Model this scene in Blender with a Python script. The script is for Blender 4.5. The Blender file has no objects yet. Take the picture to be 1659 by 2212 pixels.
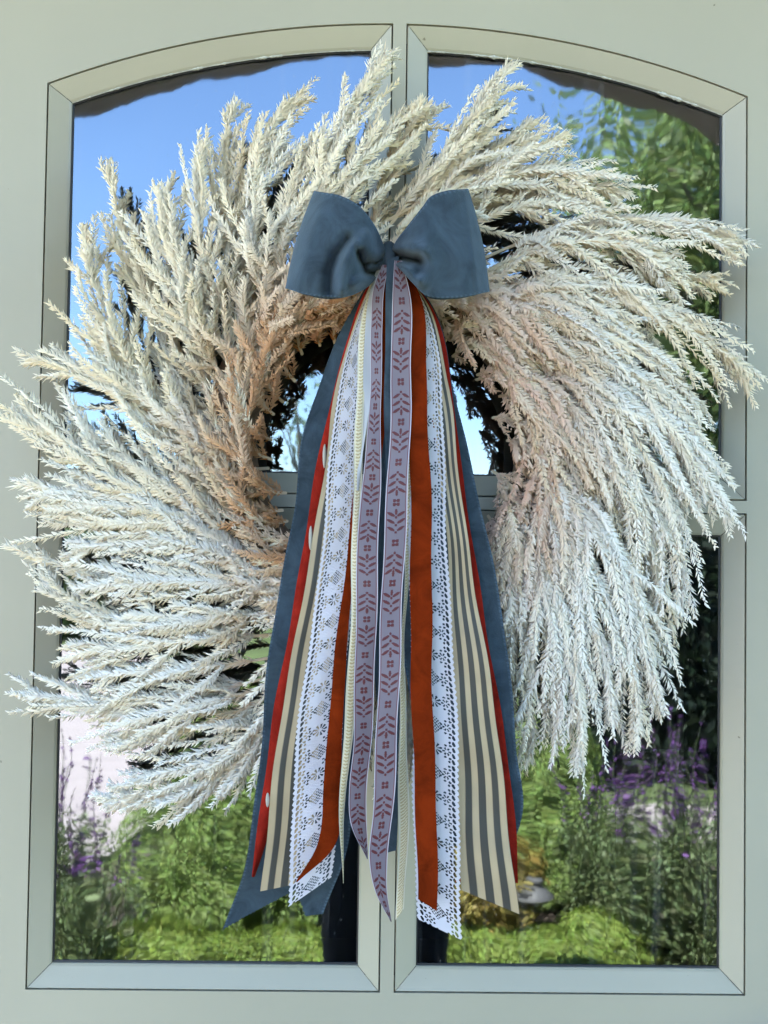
import bpy, math, random
import numpy as np
from mathutils import Matrix, Vector
from mathutils.geometry import tessellate_polygon

# ------------------------------------------------------------------ camera, sky, sun, exposure
scene = bpy.context.scene
R_ = math.radians
FOV = 50.0
CAM = np.array([-0.0226, -1.0726, 1.4267])
PITCH, YAW, ROLL = R_(1.906), R_(-0.723), R_(0.795)
cam_rot = (Matrix.Rotation(YAW, 4, 'Z') @ Matrix.Rotation(math.pi / 2 + PITCH, 4, 'X') @ Matrix.Rotation(ROLL, 4, 'Z'))
cd = bpy.data.cameras.new('camera')
cam = bpy.data.objects.new('camera', cd)
scene.collection.objects.link(cam)
cam.matrix_world = Matrix.Translation(Vector(CAM)) @ cam_rot
cd.sensor_fit = 'VERTICAL'
cd.sensor_height = 24.0
cd.lens = 12.0 / math.tan(R_(FOV / 2))
cd.clip_start, cd.clip_end = 0.01, 600
scene.camera = cam

SUN_EL, SUN_AZ = R_(65), R_(-48)          # azimuth from +Y (behind the house) towards -X
sun_dir = Vector((math.sin(SUN_AZ) * math.cos(SUN_EL), math.cos(SUN_AZ) * math.cos(SUN_EL), math.sin(SUN_EL)))
world = bpy.data.worlds.new('World'); scene.world = world; world.use_nodes = True
nt = world.node_tree
bg = nt.nodes['Background']
sky = nt.nodes.new('ShaderNodeTexSky'); sky.sky_type = 'NISHITA'; sky.sun_disc = False
sky.sun_elevation = SUN_EL; sky.sun_rotation = SUN_AZ
sky.air_density = 1.0; sky.dust_density = 0.05; sky.ozone_density = 4.0
nt.links.new(sky.outputs[0], bg.inputs[0]); bg.inputs[1].default_value = 0.118
sd = bpy.data.lights.new('sun', 'SUN'); sd.energy = 5.0; sd.angle = R_(0.55); sd.color = (1.0, 0.95, 0.86)
sun = bpy.data.objects.new('sun', sd); scene.collection.objects.link(sun)
sun.rotation_euler = sun_dir.to_track_quat('Z', 'Y').to_euler(); sun.location = (-3, 3, 9)
vs = scene.view_settings
vs.view_transform = 'Standard'; vs.look = 'None'; vs.gamma = 1.0; vs.use_curve_mapping = False
vs.exposure = 3.32
scene.cycles.max_bounces = 24; scene.cycles.diffuse_bounces = 18; scene.cycles.transmission_bounces = 18; scene.cycles.glossy_bounces = 5
scene.cycles.transparent_max_bounces = 12; scene.cycles.use_denoising = True
scene.cycles.caustics_reflective = False; scene.cycles.caustics_refractive = False

# ------------------------------------------------------------------ helpers
rng = np.random.default_rng(7)
col = scene.collection
Mrot = np.array(cam_rot.to_3x3())
FPX = 1106.0 / math.tan(R_(FOV / 2))

def P(x, y, d):
    """door-scene point d metres in front of the door face, on the sight line of photo point x, y"""
    c = np.array([(x - 829.5) / FPX, -(y - 1106.0) / FPX, -1.0])
    w = Mrot @ c
    t = (-d - CAM[1]) / w[1]
    return CAM + w * t

def mesh(name, verts, faces, material, parent=None, colors=None, smooth=False, attr='Col', normals=None):
    """verts (n,3); faces: (m,k) array or list of arrays"""
    verts = np.asarray(verts, dtype=np.float32)
    if isinstance(faces, np.ndarray): faces = [faces]
    me = bpy.data.meshes.new(name)
    me.vertices.add(len(verts)); me.vertices.foreach_set('co', verts.ravel())
    loops = np.concatenate([np.asarray(f, dtype=np.int32).ravel() for f in faces])
    tot = np.concatenate([np.full(len(f), np.asarray(f).shape[1], dtype=np.int32) for f in faces])
    st = np.concatenate([[0], np.cumsum(tot)[:-1]]).astype(np.int32)
    me.loops.add(len(loops)); me.loops.foreach_set('vertex_index', loops)
    me.polygons.add(len(tot)); me.polygons.foreach_set('loop_start', st); me.polygons.foreach_set('loop_total', tot)
    me.polygons.foreach_set('use_smooth', np.full(len(tot), bool(smooth)))
    if colors is not None:
        a = me.color_attributes.new(attr, 'FLOAT_COLOR', 'POINT')
        c = np.ones((len(verts), 4), dtype=np.float32); c[:, :3] = colors
        a.data.foreach_set('color', c.ravel())
    me.update(calc_edges=True); me.validate()
    if normals is not None: me.normals_split_custom_set_from_vertices(np.asarray(normals, dtype=np.float32).tolist())
    o = bpy.data.objects.new(name, me); col.objects.link(o)
    if material: me.materials.append(material)
    if parent: o.parent = parent
    return o

def tag(o, label=None, cat=None, group=None, kind=None):
    if label: o['label'] = label
    if cat: o['category'] = cat
    if group: o['group'] = group
    if kind: o['kind'] = kind
    return o

def empty(name, loc=(0, 0, 0)):
    o = bpy.data.objects.new(name, None); col.objects.link(o); o.location = loc
    o.empty_display_size = 0.1
    return o

class MB:
    def __init__(s): s.v = []; s.f = []; s.n = 0
    def add(s, v, f):
        v = np.asarray(v, float); s.v.append(v); s.f += [[i + s.n for i in q] for q in f]; s.n += len(v)
    def box(s, x0, x1, y0, y1, z0, z1):
        v = [(x, y, z) for x in (x0, x1) for y in (y0, y1) for z in (z0, z1)]
        s.add(v, [(0, 1, 3, 2), (4, 6, 7, 5), (0, 4, 5, 1), (2, 3, 7, 6), (0, 2, 6, 4), (1, 5, 7, 3)])
    def tube(s, pts, rad, n=8, caps=True):
        pts = np.asarray(pts, float); rad = np.broadcast_to(rad, (len(pts),))
        tg = np.gradient(pts, axis=0); tg /= np.linalg.norm(tg, axis=1)[:, None] + 1e-12
        up = np.array([0.31, 0.2, 0.93]); a = np.cross(tg, up); a /= np.linalg.norm(a, axis=1)[:, None] + 1e-9
        b = np.cross(tg, a); th = np.arange(n) * 2 * math.pi / n
        v = pts[:, None] + rad[:, None, None] * (np.cos(th)[None, :, None] * a[:, None] + np.sin(th)[None, :, None] * b[:, None])
        f = [(i * n + j, i * n + (j + 1) % n, (i + 1) * n + (j + 1) % n, (i + 1) * n + j) for i in range(len(pts) - 1) for j in range(n)]
        if caps: f += [tuple(range(n))[::-1], tuple(range((len(pts) - 1) * n, len(pts) * n))]
        s.add(v.reshape(-1, 3), f)
    def lathe(s, prof, c, n=20):
        th = np.arange(n) * 2 * math.pi / n
        v = [(c[0] + r * math.cos(t), c[1] + r * math.sin(t), c[2] + z) for r, z in prof for t in th]
        f = [(i * n + j, i * n + (j + 1) % n, (i + 1) * n + (j + 1) % n, (i + 1) * n + j) for i in range(len(prof) - 1) for j in range(n)]
        s.add(v, f)
    def build(s, name, material, parent=None, bevel=0, smooth=False):
        me = bpy.data.meshes.new(name)
        me.from_pydata([tuple(p) for p in np.concatenate(s.v)], [], s.f); me.update()
        if smooth: me.polygons.foreach_set('use_smooth', np.ones(len(me.polygons), dtype=bool))
        o = bpy.data.objects.new(name, me); col.objects.link(o); me.materials.append(material)
        if parent: o.parent = parent
        if bevel:
            b = o.modifiers.new('bevel', 'BEVEL'); b.width = bevel; b.segments = 2; b.limit_method = 'ANGLE'
        return o

def catmull(pts, n):
    pts = np.asarray(pts, float)
    seg = np.linalg.norm(np.diff(pts, axis=0), axis=1); s = np.concatenate([[0], np.cumsum(seg)])
    out = np.empty((n, pts.shape[1])); q = np.linspace(0, s[-1], n)
    tang = np.gradient(pts, s, axis=0)
    i = np.clip(np.searchsorted(s, q, side='right') - 1, 0, len(pts) - 2)
    h = (s[i + 1] - s[i])[:, None]; t = ((q - s[i])[:, None]) / h
    out = ((2 * t**3 - 3 * t**2 + 1) * pts[i] + (t**3 - 2 * t**2 + t) * h * tang[i] + (-2 * t**3 + 3 * t**2) * pts[i + 1] + (t**3 - t**2) * h * tang[i + 1])
    return out

# ------------------------------------------------------------------ materials
def newmat(name):
    m = bpy.data.materials.new(name); m.use_nodes = True
    t = m.node_tree; b = t.nodes['Principled BSDF']
    return m, t, b
def N(t, kind, **kw):
    n = t.nodes.new(kind)
    for k, v in kw.items():
        if k in n.inputs: n.inputs[k].default_value = v
        else: setattr(n, k, v)
    return n
def ramp(t, src, stops):
    r = t.nodes.new('ShaderNodeValToRGB')
    e = r.color_ramp.elements
    while len(e) < len(stops): e.new(0.5)
    for k, (p, c) in zip(e, stops): k.position = p; k.color = (*c, 1) if len(c) == 3 else c
    t.links.new(src, r.inputs[0]); return r

def paint(name, c, rough=0.45, var=0.06, bump=0.12):
    m, t, b = newmat(name)
    tc = N(t, 'ShaderNodeTexCoord')
    n1 = N(t, 'ShaderNodeTexNoise', Scale=2.2, Detail=5.0); t.links.new(tc.outputs['Object'], n1.inputs['Vector'])
    lo = tuple(x * (1 - var) for x in c); hi = tuple(min(1, x * (1 + var)) for x in c)
    r = ramp(t, n1.outputs[0], [(0.3, lo), (0.7, hi)])
    # sparse specks of dirt
    sp = N(t, 'ShaderNodeTexNoise', Scale=95.0, Detail=2.0); t.links.new(tc.outputs['Object'], sp.inputs['Vector'])
    rs = ramp(t, sp.outputs[0], [(0.765, (0, 0, 0)), (0.80, (1, 1, 1))])
    mx = N(t, 'ShaderNodeMix', data_type='RGBA'); t.links.new(rs.outputs[0], mx.inputs[0])
    t.links.new(r.outputs[0], mx.inputs[6]); mx.inputs[7].default_value = (c[0] * .4, c[1] * .38, c[2] * .33, 1)
    t.links.new(mx.outputs[2], b.inputs['Base Color'])
    b.inputs['Roughness'].default_value = rough
    n2 = N(t, 'ShaderNodeTexNoise', Scale=900.0, Detail=3.0); t.links.new(tc.outputs['Object'], n2.inputs['Vector'])
    n3 = N(t, 'ShaderNodeTexNoise', Scale=14.0, Detail=3.0); t.links.new(tc.outputs['Object'], n3.inputs['Vector'])
    bm = N(t, 'ShaderNodeBump', Strength=bump, Distance=0.0006); t.links.new(n2.outputs[0], bm.inputs['Height'])
    bm2 = N(t, 'ShaderNodeBump', Strength=bump, Distance=0.004); t.links.new(n3.outputs[0], bm2.inputs['Height'])
    t.links.new(bm.outputs[0], bm2.inputs['Normal']); t.links.new(bm2.outputs[0], b.inputs['Normal'])
    return m

def plain(name, c, rough=0.6, metal=0.0, noise=0.0, scale=8.0, bump=0.0, spec=0.5):
    m, t, b = newmat(name)
    b.inputs['Roughness'].default_value = rough; b.inputs['Metallic'].default_value = metal
    b.inputs['Specular IOR Level'].default_value = spec
    if noise or bump:
        tc = N(t, 'ShaderNodeTexCoord'); n = N(t, 'ShaderNodeTexNoise', Scale=scale, Detail=6.0)
        t.links.new(tc.outputs['Object'], n.inputs['Vector'])
        r = ramp(t, n.outputs[0], [(0.3, tuple(x * (1 - noise) for x in c)), (0.7, tuple(min(1, x * (1 + noise)) for x in c))])
        t.links.new(r.outputs[0], b.inputs['Base Color'])
        if bump:
            bm = N(t, 'ShaderNodeBump', Strength=bump, Distance=0.01); t.links.new(n.outputs[0], bm.inputs['Height']); t.links.new(bm.outputs[0], b.inputs['Normal'])
    else: b.inputs['Base Color'].default_value = (*c, 1)
    return m

def attrmat(name, rough=0.8, trans=0.0, sheen=0.0, bump=0.0, bscale=1500.0, spec=0.2, aniso=None, sheentint=None):
    """colour from the mesh's own colour attribute; optional light passing through"""
    m, t, b = newmat(name)
    a = N(t, 'ShaderNodeAttribute', attribute_name='Col')
    t.links.new(a.outputs[0], b.inputs['Base Color'])
    b.inputs['Roughness'].default_value = rough; b.inputs['Specular IOR Level'].default_value = spec
    if sheen:
        b.inputs['Sheen Weight'].default_value = sheen; b.inputs['Sheen Roughness'].default_value = 0.45
        if sheentint: b.inputs['Sheen Tint'].default_value = (*sheentint, 1)
    if bump:
        tc = N(t, 'ShaderNodeTexCoord'); mp = N(t, 'ShaderNodeMapping')
        if aniso: mp.inputs['Scale'].default_value = aniso
        t.links.new(tc.outputs['Object'], mp.inputs[0])
        n = N(t, 'ShaderNodeTexNoise', Scale=bscale, Detail=2.0); t.links.new(mp.outputs[0], n.inputs['Vector'])
        bm = N(t, 'ShaderNodeBump', Strength=bump, Distance=0.0008); t.links.new(n.outputs[0], bm.inputs['Height']); t.links.new(bm.outputs[0], b.inputs['Normal'])
    if trans:
        tr = N(t, 'ShaderNodeBsdfTranslucent'); t.links.new(a.outputs[0], tr.inputs[0])
        mx = N(t, 'ShaderNodeMixShader'); mx.inputs[0].default_value = trans
        out = t.nodes['Material Output']
        t.links.new(b.outputs[0], mx.inputs[1]); t.links.new(tr.outputs[0], mx.inputs[2]); t.links.new(mx.outputs[0], out.inputs[0])
    return m

def velvet(name, c, dark=0.75, sheen=0.6, tint=None):
    """pile fabric: soft brushed patches of colour and an edge sheen"""
    m, t, b = newmat(name)
    a = N(t, 'ShaderNodeAttribute', attribute_name='Col')
    tc = N(t, 'ShaderNodeTexCoord')
    n = N(t, 'ShaderNodeTexNoise', Scale=34.0, Detail=7.0, Distortion=1.2, Roughness=.62); t.links.new(tc.outputs['Object'], n.inputs['Vector'])
    r = ramp(t, n.outputs[0], [(0.32, (dark * .85,) * 3), (0.68, (1.22,) * 3)])
    mx = N(t, 'ShaderNodeMix', data_type='RGBA', blend_type='MULTIPLY'); mx.inputs[0].default_value = 1
    t.links.new(a.outputs[0], mx.inputs[6]); t.links.new(r.outputs[0], mx.inputs[7]); t.links.new(mx.outputs[2], b.inputs['Base Color'])
    b.inputs['Roughness'].default_value = 0.95; b.inputs['Specular IOR Level'].default_value = 0.04
    b.inputs['Sheen Weight'].default_value = sheen; b.inputs['Sheen Roughness'].default_value = 0.5
    b.inputs['Sheen Tint'].default_value = (*(tint or tuple(min(1, x * 3 + .1) for x in c)), 1)
    n2 = N(t, 'ShaderNodeTexNoise', Scale=620.0, Detail=3.0); t.links.new(tc.outputs['Object'], n2.inputs['Vector'])
    bm = N(t, 'ShaderNodeBump', Strength=0.35, Distance=0.0008); t.links.new(n2.outputs[0], bm.inputs['Height']); t.links.new(bm.outputs[0], b.inputs['Normal'])
    return m

DOOR_C = (0.34, 0.32, 0.242)
M_door = paint('sage_paint', DOOR_C)
M_mould = paint('sage_paint_moulding', (0.355, 0.335, 0.256), rough=0.38)
M_wall = plain('stucco', (0.55, 0.52, 0.46), 0.9, noise=.06, scale=30, bump=.3)
M_trim = paint('trim_paint', (0.6, 0.6, 0.55))
M_soffit = plain('porch_wood', (0.20, 0.165, 0.14), .7, noise=.2, scale=4)
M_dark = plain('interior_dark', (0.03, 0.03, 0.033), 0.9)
M_gasket = plain('black_rubber', (0.012, 0.012, 0.014), 0.5)
M_caulk = plain('dried_caulk', (0.42, 0.42, 0.36), .8, noise=.25, scale=300)

def glass_material():
    m, t, b = newmat('wavy_glass')
    t.nodes.remove(b)
    out = t.nodes['Material Output']
    tc = N(t, 'ShaderNodeTexCoord')
    def noise(sx, sz, scale, detail=3.0, dist=0.0):
        mp = N(t, 'ShaderNodeMapping'); mp.inputs['Scale'].default_value = (sx, 1, sz)
        t.links.new(tc.outputs['Object'], mp.inputs[0])
        n = N(t, 'ShaderNodeTexNoise', Scale=scale, Detail=detail, Distortion=dist); t.links.new(mp.outputs[0], n.inputs['Vector'])
        return n.outputs[0]
    big = noise(1, 0.8, 9.0, 1.0)
    mid = noise(1.3, 0.45, 26.0, 1.5, 0.3)
    fine = noise(1.0, 0.6, 150.0, 2.0)
    bmp = N(t, 'ShaderNodeBump', Strength=1.0, Distance=0.0008); t.links.new(big, bmp.inputs['Height'])
    bmp2 = N(t, 'ShaderNodeBump', Strength=1.0, Distance=0.00006); t.links.new(mid, bmp2.inputs['Height']); t.links.new(bmp.outputs[0], bmp2.inputs['Normal'])
    bmp3 = N(t, 'ShaderNodeBump', Strength=1.0, Distance=0.000003); t.links.new(fine, bmp3.inputs['Height']); t.links.new(bmp2.outputs[0], bmp3.inputs['Normal'])
    gl = N(t, 'ShaderNodeBsdfGlossy'); gl.inputs['Roughness'].default_value = 0.024
    gl.inputs['Color'].default_value = (0.80, 0.90, 1.0, 1)
    t.links.new(bmp3.outputs[0], gl.inputs['Normal'])
    tr = N(t, 'ShaderNodeBsdfTransparent'); tr.inputs[0].default_value = (0.75, 0.8, 0.78, 1)
    mx = N(t, 'ShaderNodeMixShader'); mx.inputs[0].default_value = 0.195
    t.links.new(tr.outputs[0], mx.inputs[1]); t.links.new(gl.outputs[0], mx.inputs[2])
    # dried water streaks and dust on the outer face
    st = noise(1.0, 0.05, 95.0, 3.0, 0.3); spots = noise(1.0, 0.7, 260.0, 2.0)
    r1 = ramp(t, st, [(0.58, (0, 0, 0)), (0.78, (0.05,) * 3)])
    r2 = ramp(t, spots, [(0.66, (0, 0, 0)), (0.75, (0.10,) * 3)])
    ad = N(t, 'ShaderNodeMath', operation='ADD'); t.links.new(r1.outputs[0], ad.inputs[0]); t.links.new(r2.outputs[0], ad.inputs[1])
    df = N(t, 'ShaderNodeBsdfDiffuse'); df.inputs[0].default_value = (0.55, 0.57, 0.58, 1)
    m2 = N(t, 'ShaderNodeMixShader'); t.links.new(ad.outputs[0], m2.inputs[0]); t.links.new(mx.outputs[0], m2.inputs[1]); t.links.new(df.outputs[0], m2.inputs[2])
    t.links.new(m2.outputs[0], out.inputs[0])
    return m
M_glass = glass_material()

# ------------------------------------------------------------------ ground, paving
def sheet(name, pts, z, material):
    o = mesh(name, [(x, y, z) for x, y in pts], np.array([list(range(len(pts)))]), material)
    return tag(o, kind='structure')
GZ = -0.16
M_lawn = plain('lawn', (0.085, 0.115, 0.03), .95, noise=.35, scale=1.2, bump=.6)
M_mulch = plain('mulch', (0.07, 0.05, 0.035), .95, noise=.4, scale=25, bump=.8)
M_conc = plain('pink_concrete', (0.37, 0.31, 0.285), .9, noise=.08, scale=5, bump=.15)
sheet('ground', [(-150, 150), (-150, -150), (150, -150), (150, 150)], GZ - 0.02, M_lawn)
th = np.linspace(0, 1, 24)
sheet('driveway', [(-16, -4.9), (-16, -15.5), (-4, -15.5), (1.2, -9), (-0.1, -6.6), (-1.2, -5.0), (-1.5, -3.6), (-2.6, -2.6), (-4.2, -3.4)], GZ + 0.012, M_conc)
sheet('walkway', [(-0.9, -4.7), (4.8, -4.7), (4.8, -5.6), (-0.9, -5.6)], GZ + 0.020, M_conc)
sheet('planting_bed', [(-3.2, -2.0), (3.6, -2.0), (3.6, -4.65), (-1.2, -4.65), (-1.5, -3.6), (-2.4, -2.6)], GZ - 0.008, M_mulch)
mb = MB(); mb.box(-1.5, 1.5, -1.95, -0.02, GZ, 0.0)
tag(mb.build('porch_floor', M_conc, bevel=.01), kind='structure')

# ------------------------------------------------------------------ house with arched porch
house = empty('house', (0, 0.15, 0))
tag(house, 'stucco house front with arched porch around the sage green door', 'house')
house.matrix_world = Matrix.Identity(4)
WALL_Y0, WALL_Y1 = 0.02, 0.22
for nm, (x0, x1, z0, z1) in (('wall', (-6, -0.56, GZ, 3.2)), ('wall', (0.56, 6, GZ, 3.2)), ('wall', (-0.56, 0.56, 2.26, 3.2))):
    b = MB(); b.box(x0, x1, WALL_Y0, WALL_Y1, z0, z1); b.build(nm, M_wall, house)
for x0, x1, z0, z1 in ((-0.56, -0.475, 0, 2.26), (0.475, 0.56, 0, 2.26), (-0.475, 0.475, 2.175, 2.26)):
    b = MB(); b.box(x0, x1, -0.025, 0.12, z0 + .001, z1); b.build('door_casing', M_trim, house, bevel=.004)
b = MB(); b.box(-.475, .475, -.03, .2, 0.0, 0.022); b.build('threshold', plain('bronze', (.08, .06, .045), .4, .7), house)
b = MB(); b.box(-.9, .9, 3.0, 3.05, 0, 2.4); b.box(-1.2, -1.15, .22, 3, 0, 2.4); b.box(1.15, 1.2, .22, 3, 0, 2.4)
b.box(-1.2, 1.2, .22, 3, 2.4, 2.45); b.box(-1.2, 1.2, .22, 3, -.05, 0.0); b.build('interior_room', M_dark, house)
AY0, AY1, AHW = -1.74, -1.56, 0.92
AR, AZ = 2.05, 2.71
n = 40
xs = np.linspace(-AHW, AHW, n); zs = AZ - (AR - np.sqrt(AR**2 - xs**2))
vv = []; ff = []
for i in range(n):
    for y in (AY0, AY1):
        vv += [(xs[i], y, zs[i]), (xs[i], y, 2.80)]
for i in range(n - 1):
    a = i * 4; c = a + 4
    ff += [(a, a + 1, c + 1, c), (a + 2, c + 2, c + 3, a + 3), (a, c, c + 2, a + 2), (a + 1, a + 3, c + 3, c + 1)]
mesh('porch_arch', vv, np.array(ff), M_soffit, house)
for sx in (-1, 1):
    b = MB(); x0, x1 = sorted((sx * AHW, sx * (AHW + 0.34))); b.box(x0, x1, AY0 - .003, AY1 + .003, 0.0, 2.80); b.build('porch_pier', M_wall, house)
b = MB(); b.box(-1.4, 1.4, -1.80, 0.02, 2.80, 2.88); b.build('porch_ceiling', M_soffit, house)
v = [(-1.55, -1.9, 2.88), (1.55, -1.9, 2.88), (1.55, .3, 2.88), (-1.55, .3, 2.88), (0, -1.9, 3.25), (0, .3, 3.25)]
M_roof = plain('roof_shingle', (.08, .075, .07), .9, noise=.3, scale=20)
mesh('porch_roof', v, [np.array([[0, 1, 2, 3], [0, 4, 5, 3], [1, 2, 5, 4]]), np.array([[0, 1, 4], [2, 3, 5]])], M_roof, house)
mesh('roof', [(-6.4, -.3, 3.2), (6.4, -.3, 3.2), (6.4, 4, 4.9), (-6.4, 4, 4.9), (6.4, 8.3, 3.2), (-6.4, 8.3, 3.2)],
     np.array([[0, 1, 2, 3], [3, 2, 4, 5], [0, 5, 4, 1]]), M_roof, house)
for x0, x1, y0, y1 in ((-6, -5.8, .22, 8), (5.8, 6, .22, 8), (-6, 6, 7.8, 8)):
    b = MB(); b.box(x0, x1, y0, y1, GZ, 3.19); b.build('wall', M_wall, house)

# ------------------------------------------------------------------ door
door = empty('door', (0, 0.02, 0.022)); door.matrix_world = Matrix.Identity(4)
tag(door, 'sage green painted door with four panes under a shallow arch', 'door')
XO, XM = 0.346, 0.0077
ZB, Z0A, RA = 1.0, 1.00975, 0.93684
Z1 = P(605, 1065, 0)[2]; Z2 = P(605, 1097, 0)[2]
MW = 0.0205
def arc(x0, x1, r, n=26):
    x = np.linspace(x0, x1, n); return [(a, Z0A + math.sqrt(r * r - a * a)) for a in x]
def outline(xa, xb, z0, z1, off):
    """pane outline shrunk by off: bottom-left, bottom-right, then the top from right to left; z1=None: arched top"""
    x0, x1 = xa + off, xb - off
    if z1 is None: top = arc(x1, x0, RA - off)
    else: top = [(x1, z1 - off), (x0, z1 - off)]
    return [(x0, z0 + off), (x1, z0 + off)], top
panes = [(-XO, -XM, Z1, None), (XM, XO, Z1, None), (-XO, -XM, ZB, Z2), (XM, XO, ZB, Z2)]
GAP = 0.0011
# leaf: a face with four openings and their edges
polys = [[Vector((x, 0, z)) for x, z in ((-.472, .025), (.472, .025), (.472, 2.172), (-.472, 2.172))]]
for p in panes:
    bt, tp = outline(*p, -GAP); polys.append([Vector((x, 0, z)) for x, z in bt + tp])
flat = [q for pl in polys for q in pl]
tris = tessellate_polygon(polys)
verts = [tuple(q) for q in flat]; nf = len(verts)
verts += [(q[0], 0.044, q[2]) for q in flat]
faces3 = [tuple(t) for t in tris] + [tuple(i + nf for i in t) for t in tris]
faces4 = []; k = 0
for pl in polys:
    m_ = len(pl)
    for i in range(m_): faces4.append((k + i, k + (i + 1) % m_, k + (i + 1) % m_ + nf, k + i + nf))
    k += m_
mesh('door_leaf', verts, [np.array(faces3), np.array(faces4)], M_door, door)

def moulding(outer, inner, parent):
    """one stick of the glazing moulding: flush outer edge, face sloping in towards the glass, lip"""
    o = np.array(outer); i = np.array(inner); n = len(o)
    rows = [(o, 0.010), (o, 0.0016), (o + (i - o) * 0.035, 0.0004), (o + (i - o) * 0.90, 0.0094), (i, 0.0112), (i, 0.0165)]
    v = np.concatenate([np.column_stack([r[:, 0], np.full(n, d), r[:, 1]]) for r, d in rows])
    f = [(k * n + j, k * n + j + 1, (k + 1) * n + j + 1, (k + 1) * n + j) for k in range(len(rows) - 1) for j in range(n - 1)]
    mesh('moulding', v, np.array(f), M_mould, parent)
def shave(o, i, e=0.00035):
    o = [np.array(q) for q in o]; i = [np.array(q) for q in i]
    for a, b_ in ((0, 1), (-1, -2)):
        for arr in (o, i):
            dv = arr[b_] - arr[a]; arr[a] = arr[a] + dv / np.linalg.norm(dv) * e
    return o, i
for pn in panes:
    gb, gt = outline(*pn, MW - 0.004)
    pl = [Vector((x, 0, z)) for x, z in gb + gt]
    tr = tessellate_polygon([pl])
    GY = 0.0150
    pane = mesh('pane', [(q[0], GY, q[2]) for q in pl], np.array([tuple(t) for t in tr]), M_glass, door)
    ob, ot = outline(*pn, 0.0); ib, it = outline(*pn, MW)
    for o_, i_ in ((ob, ib), (ot, it), ([ob[1], ot[0]], [ib[1], it[0]]), ([ot[-1], ob[0]], [it[-1], ib[0]])):
        o2, i2 = shave(o_, i_); moulding(o2, i2, pane)
    # black glazing bead round the pane
    ab, at = outline(*pn, MW - 0.001); cb, ct = outline(*pn, MW + 0.0016)
    a_ = np.array(ab + at); c_ = np.array(cb + ct); n = len(a_)
    v = np.concatenate([np.column_stack([a_[:, 0], np.full(n, .0135), a_[:, 1]]), np.column_stack([c_[:, 0], np.full(n, .0140), c_[:, 1]]), np.column_stack([c_[:, 0], np.full(n, .0149), c_[:, 1]])])
    f = [(k * n + j, k * n + (j + 1) % n, (k + 1) * n + (j + 1) % n, (k + 1) * n + j) for k in range(2) for j in range(n)]
    mesh('gasket', v, np.array(f), M_gasket, pane)
    # ragged bead of old caulk under the arched head
    if pn[3] is None:
        q = np.array(catmull(np.array(it), 160)); rr = 0.0004 + 0.0013 * np.clip(np.convolve(rng.normal(size=170), np.ones(6) / 3, 'same')[:160], 0, 1.4)
        b = MB(); b.tube(np.column_stack([q[:, 0], np.full(160, .0112), q[:, 1] - .0006]), rr, 5); b.build('caulk_bead', M_caulk, pane)
for (x0, z0), (x1, z1) in ((( .3455, 1.0005), (.3262, 1.0198)), ((-.3455, 1.0005), (-.3262, 1.0198))):
    dx = .0007 if x0 > 0 else .0004
    mesh('open_mitre', [(x0 - dx, .0002, z0), (x0 + dx * .3, .0002, z0), (x1 + dx * .2, .0092, z1), (x1 - dx * .2, .0092, z1)], np.array([[0, 1, 2, 3]]), M_gasket, door)
# lower raised panels and lever (below and beside the view)
for x0, x1 in ((-.346, -.0077), (.0077, .346)):
    b = MB(); b.box(x0, x1, -.006, .01, .16, .86); b.build('lower_panel', M_door, door, bevel=.005)
b = MB(); b.tube([(.42, -.001, .96), (.42, -.05, .96)], .011, 12); b.tube([(.425, -.05, .96), (.33, -.052, .955)], [.009, .007], 10)
b.lathe([(.026, 0), (.026, .001)], (0, 0, 0)) if False else None
b.build('lever_handle', plain('brushed_nickel', (.55, .53, .5), .3, 1.0), door, smooth=True)

# ------------------------------------------------------------------ wreath of pampas plumes
M_plume = attrmat('dried_pampas', rough=0.9, trans=0.25, spec=0.02)
wreath = empty('pampas_wreath', tuple(P(835, 960, 0.03))); wreath['label'] = 'large swirling wreath of cream pampas grass plumes hanging on the door'
wreath['category'] = 'wreath'
wloc = np.array(wreath.location)
wreath.matrix_world = Matrix.Identity(4)
CREAM = np.array([0.965, 0.83, 0.59]); WHITE = np.array([0.975, 0.92, 0.815]); TAN = np.array([0.72, 0.56, 0.38]); BROWN = np.array([0.62, 0.335, 0.165]); ROSE = np.array([0.80, 0.52, 0.40])

def nrm(a): return a / (np.linalg.norm(a, axis=-1, keepdims=True) + 1e-12)

def spindles(B, D, L, Rr, C, SOFT):
    n = len(B)
    up = np.where(np.abs(D[:, 1:2]) < 0.9, np.array([[0, 1.0, 0]]), np.array([[1.0, 0, 0]]))
    a = nrm(np.cross(D, up)); b = np.cross(D, a)
    mid = B + D * (L * 0.38)[:, None]
    th = rng.uniform(0, 6.28, n)
    ring = [mid + (np.cos(th + q) * Rr)[:, None] * a + (np.sin(th + q) * Rr)[:, None] * b for q in (0, 2.094, 4.189)]
    V = np.stack([B] + ring + [B + D * L[:, None]], axis=1)
    # downy surface: shade like a soft tuft that faces out of its frond
    core = np.stack([-.3 * D] + [(q - mid) / Rr[:, None] for q in ring] + [.5 * D], axis=1)
    NN = nrm(core * .75 + SOFT[:, None])
    i = (np.arange(n) * 5)[:, None, None]
    F = np.array([[0, 2, 1], [0, 3, 2], [0, 1, 3], [4, 1, 2], [4, 2, 3], [4, 3, 1]])[None] + i
    return V.reshape(-1, 3), F.reshape(-1, 3), np.repeat(C, 5, axis=0), NN.reshape(-1, 3)

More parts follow.
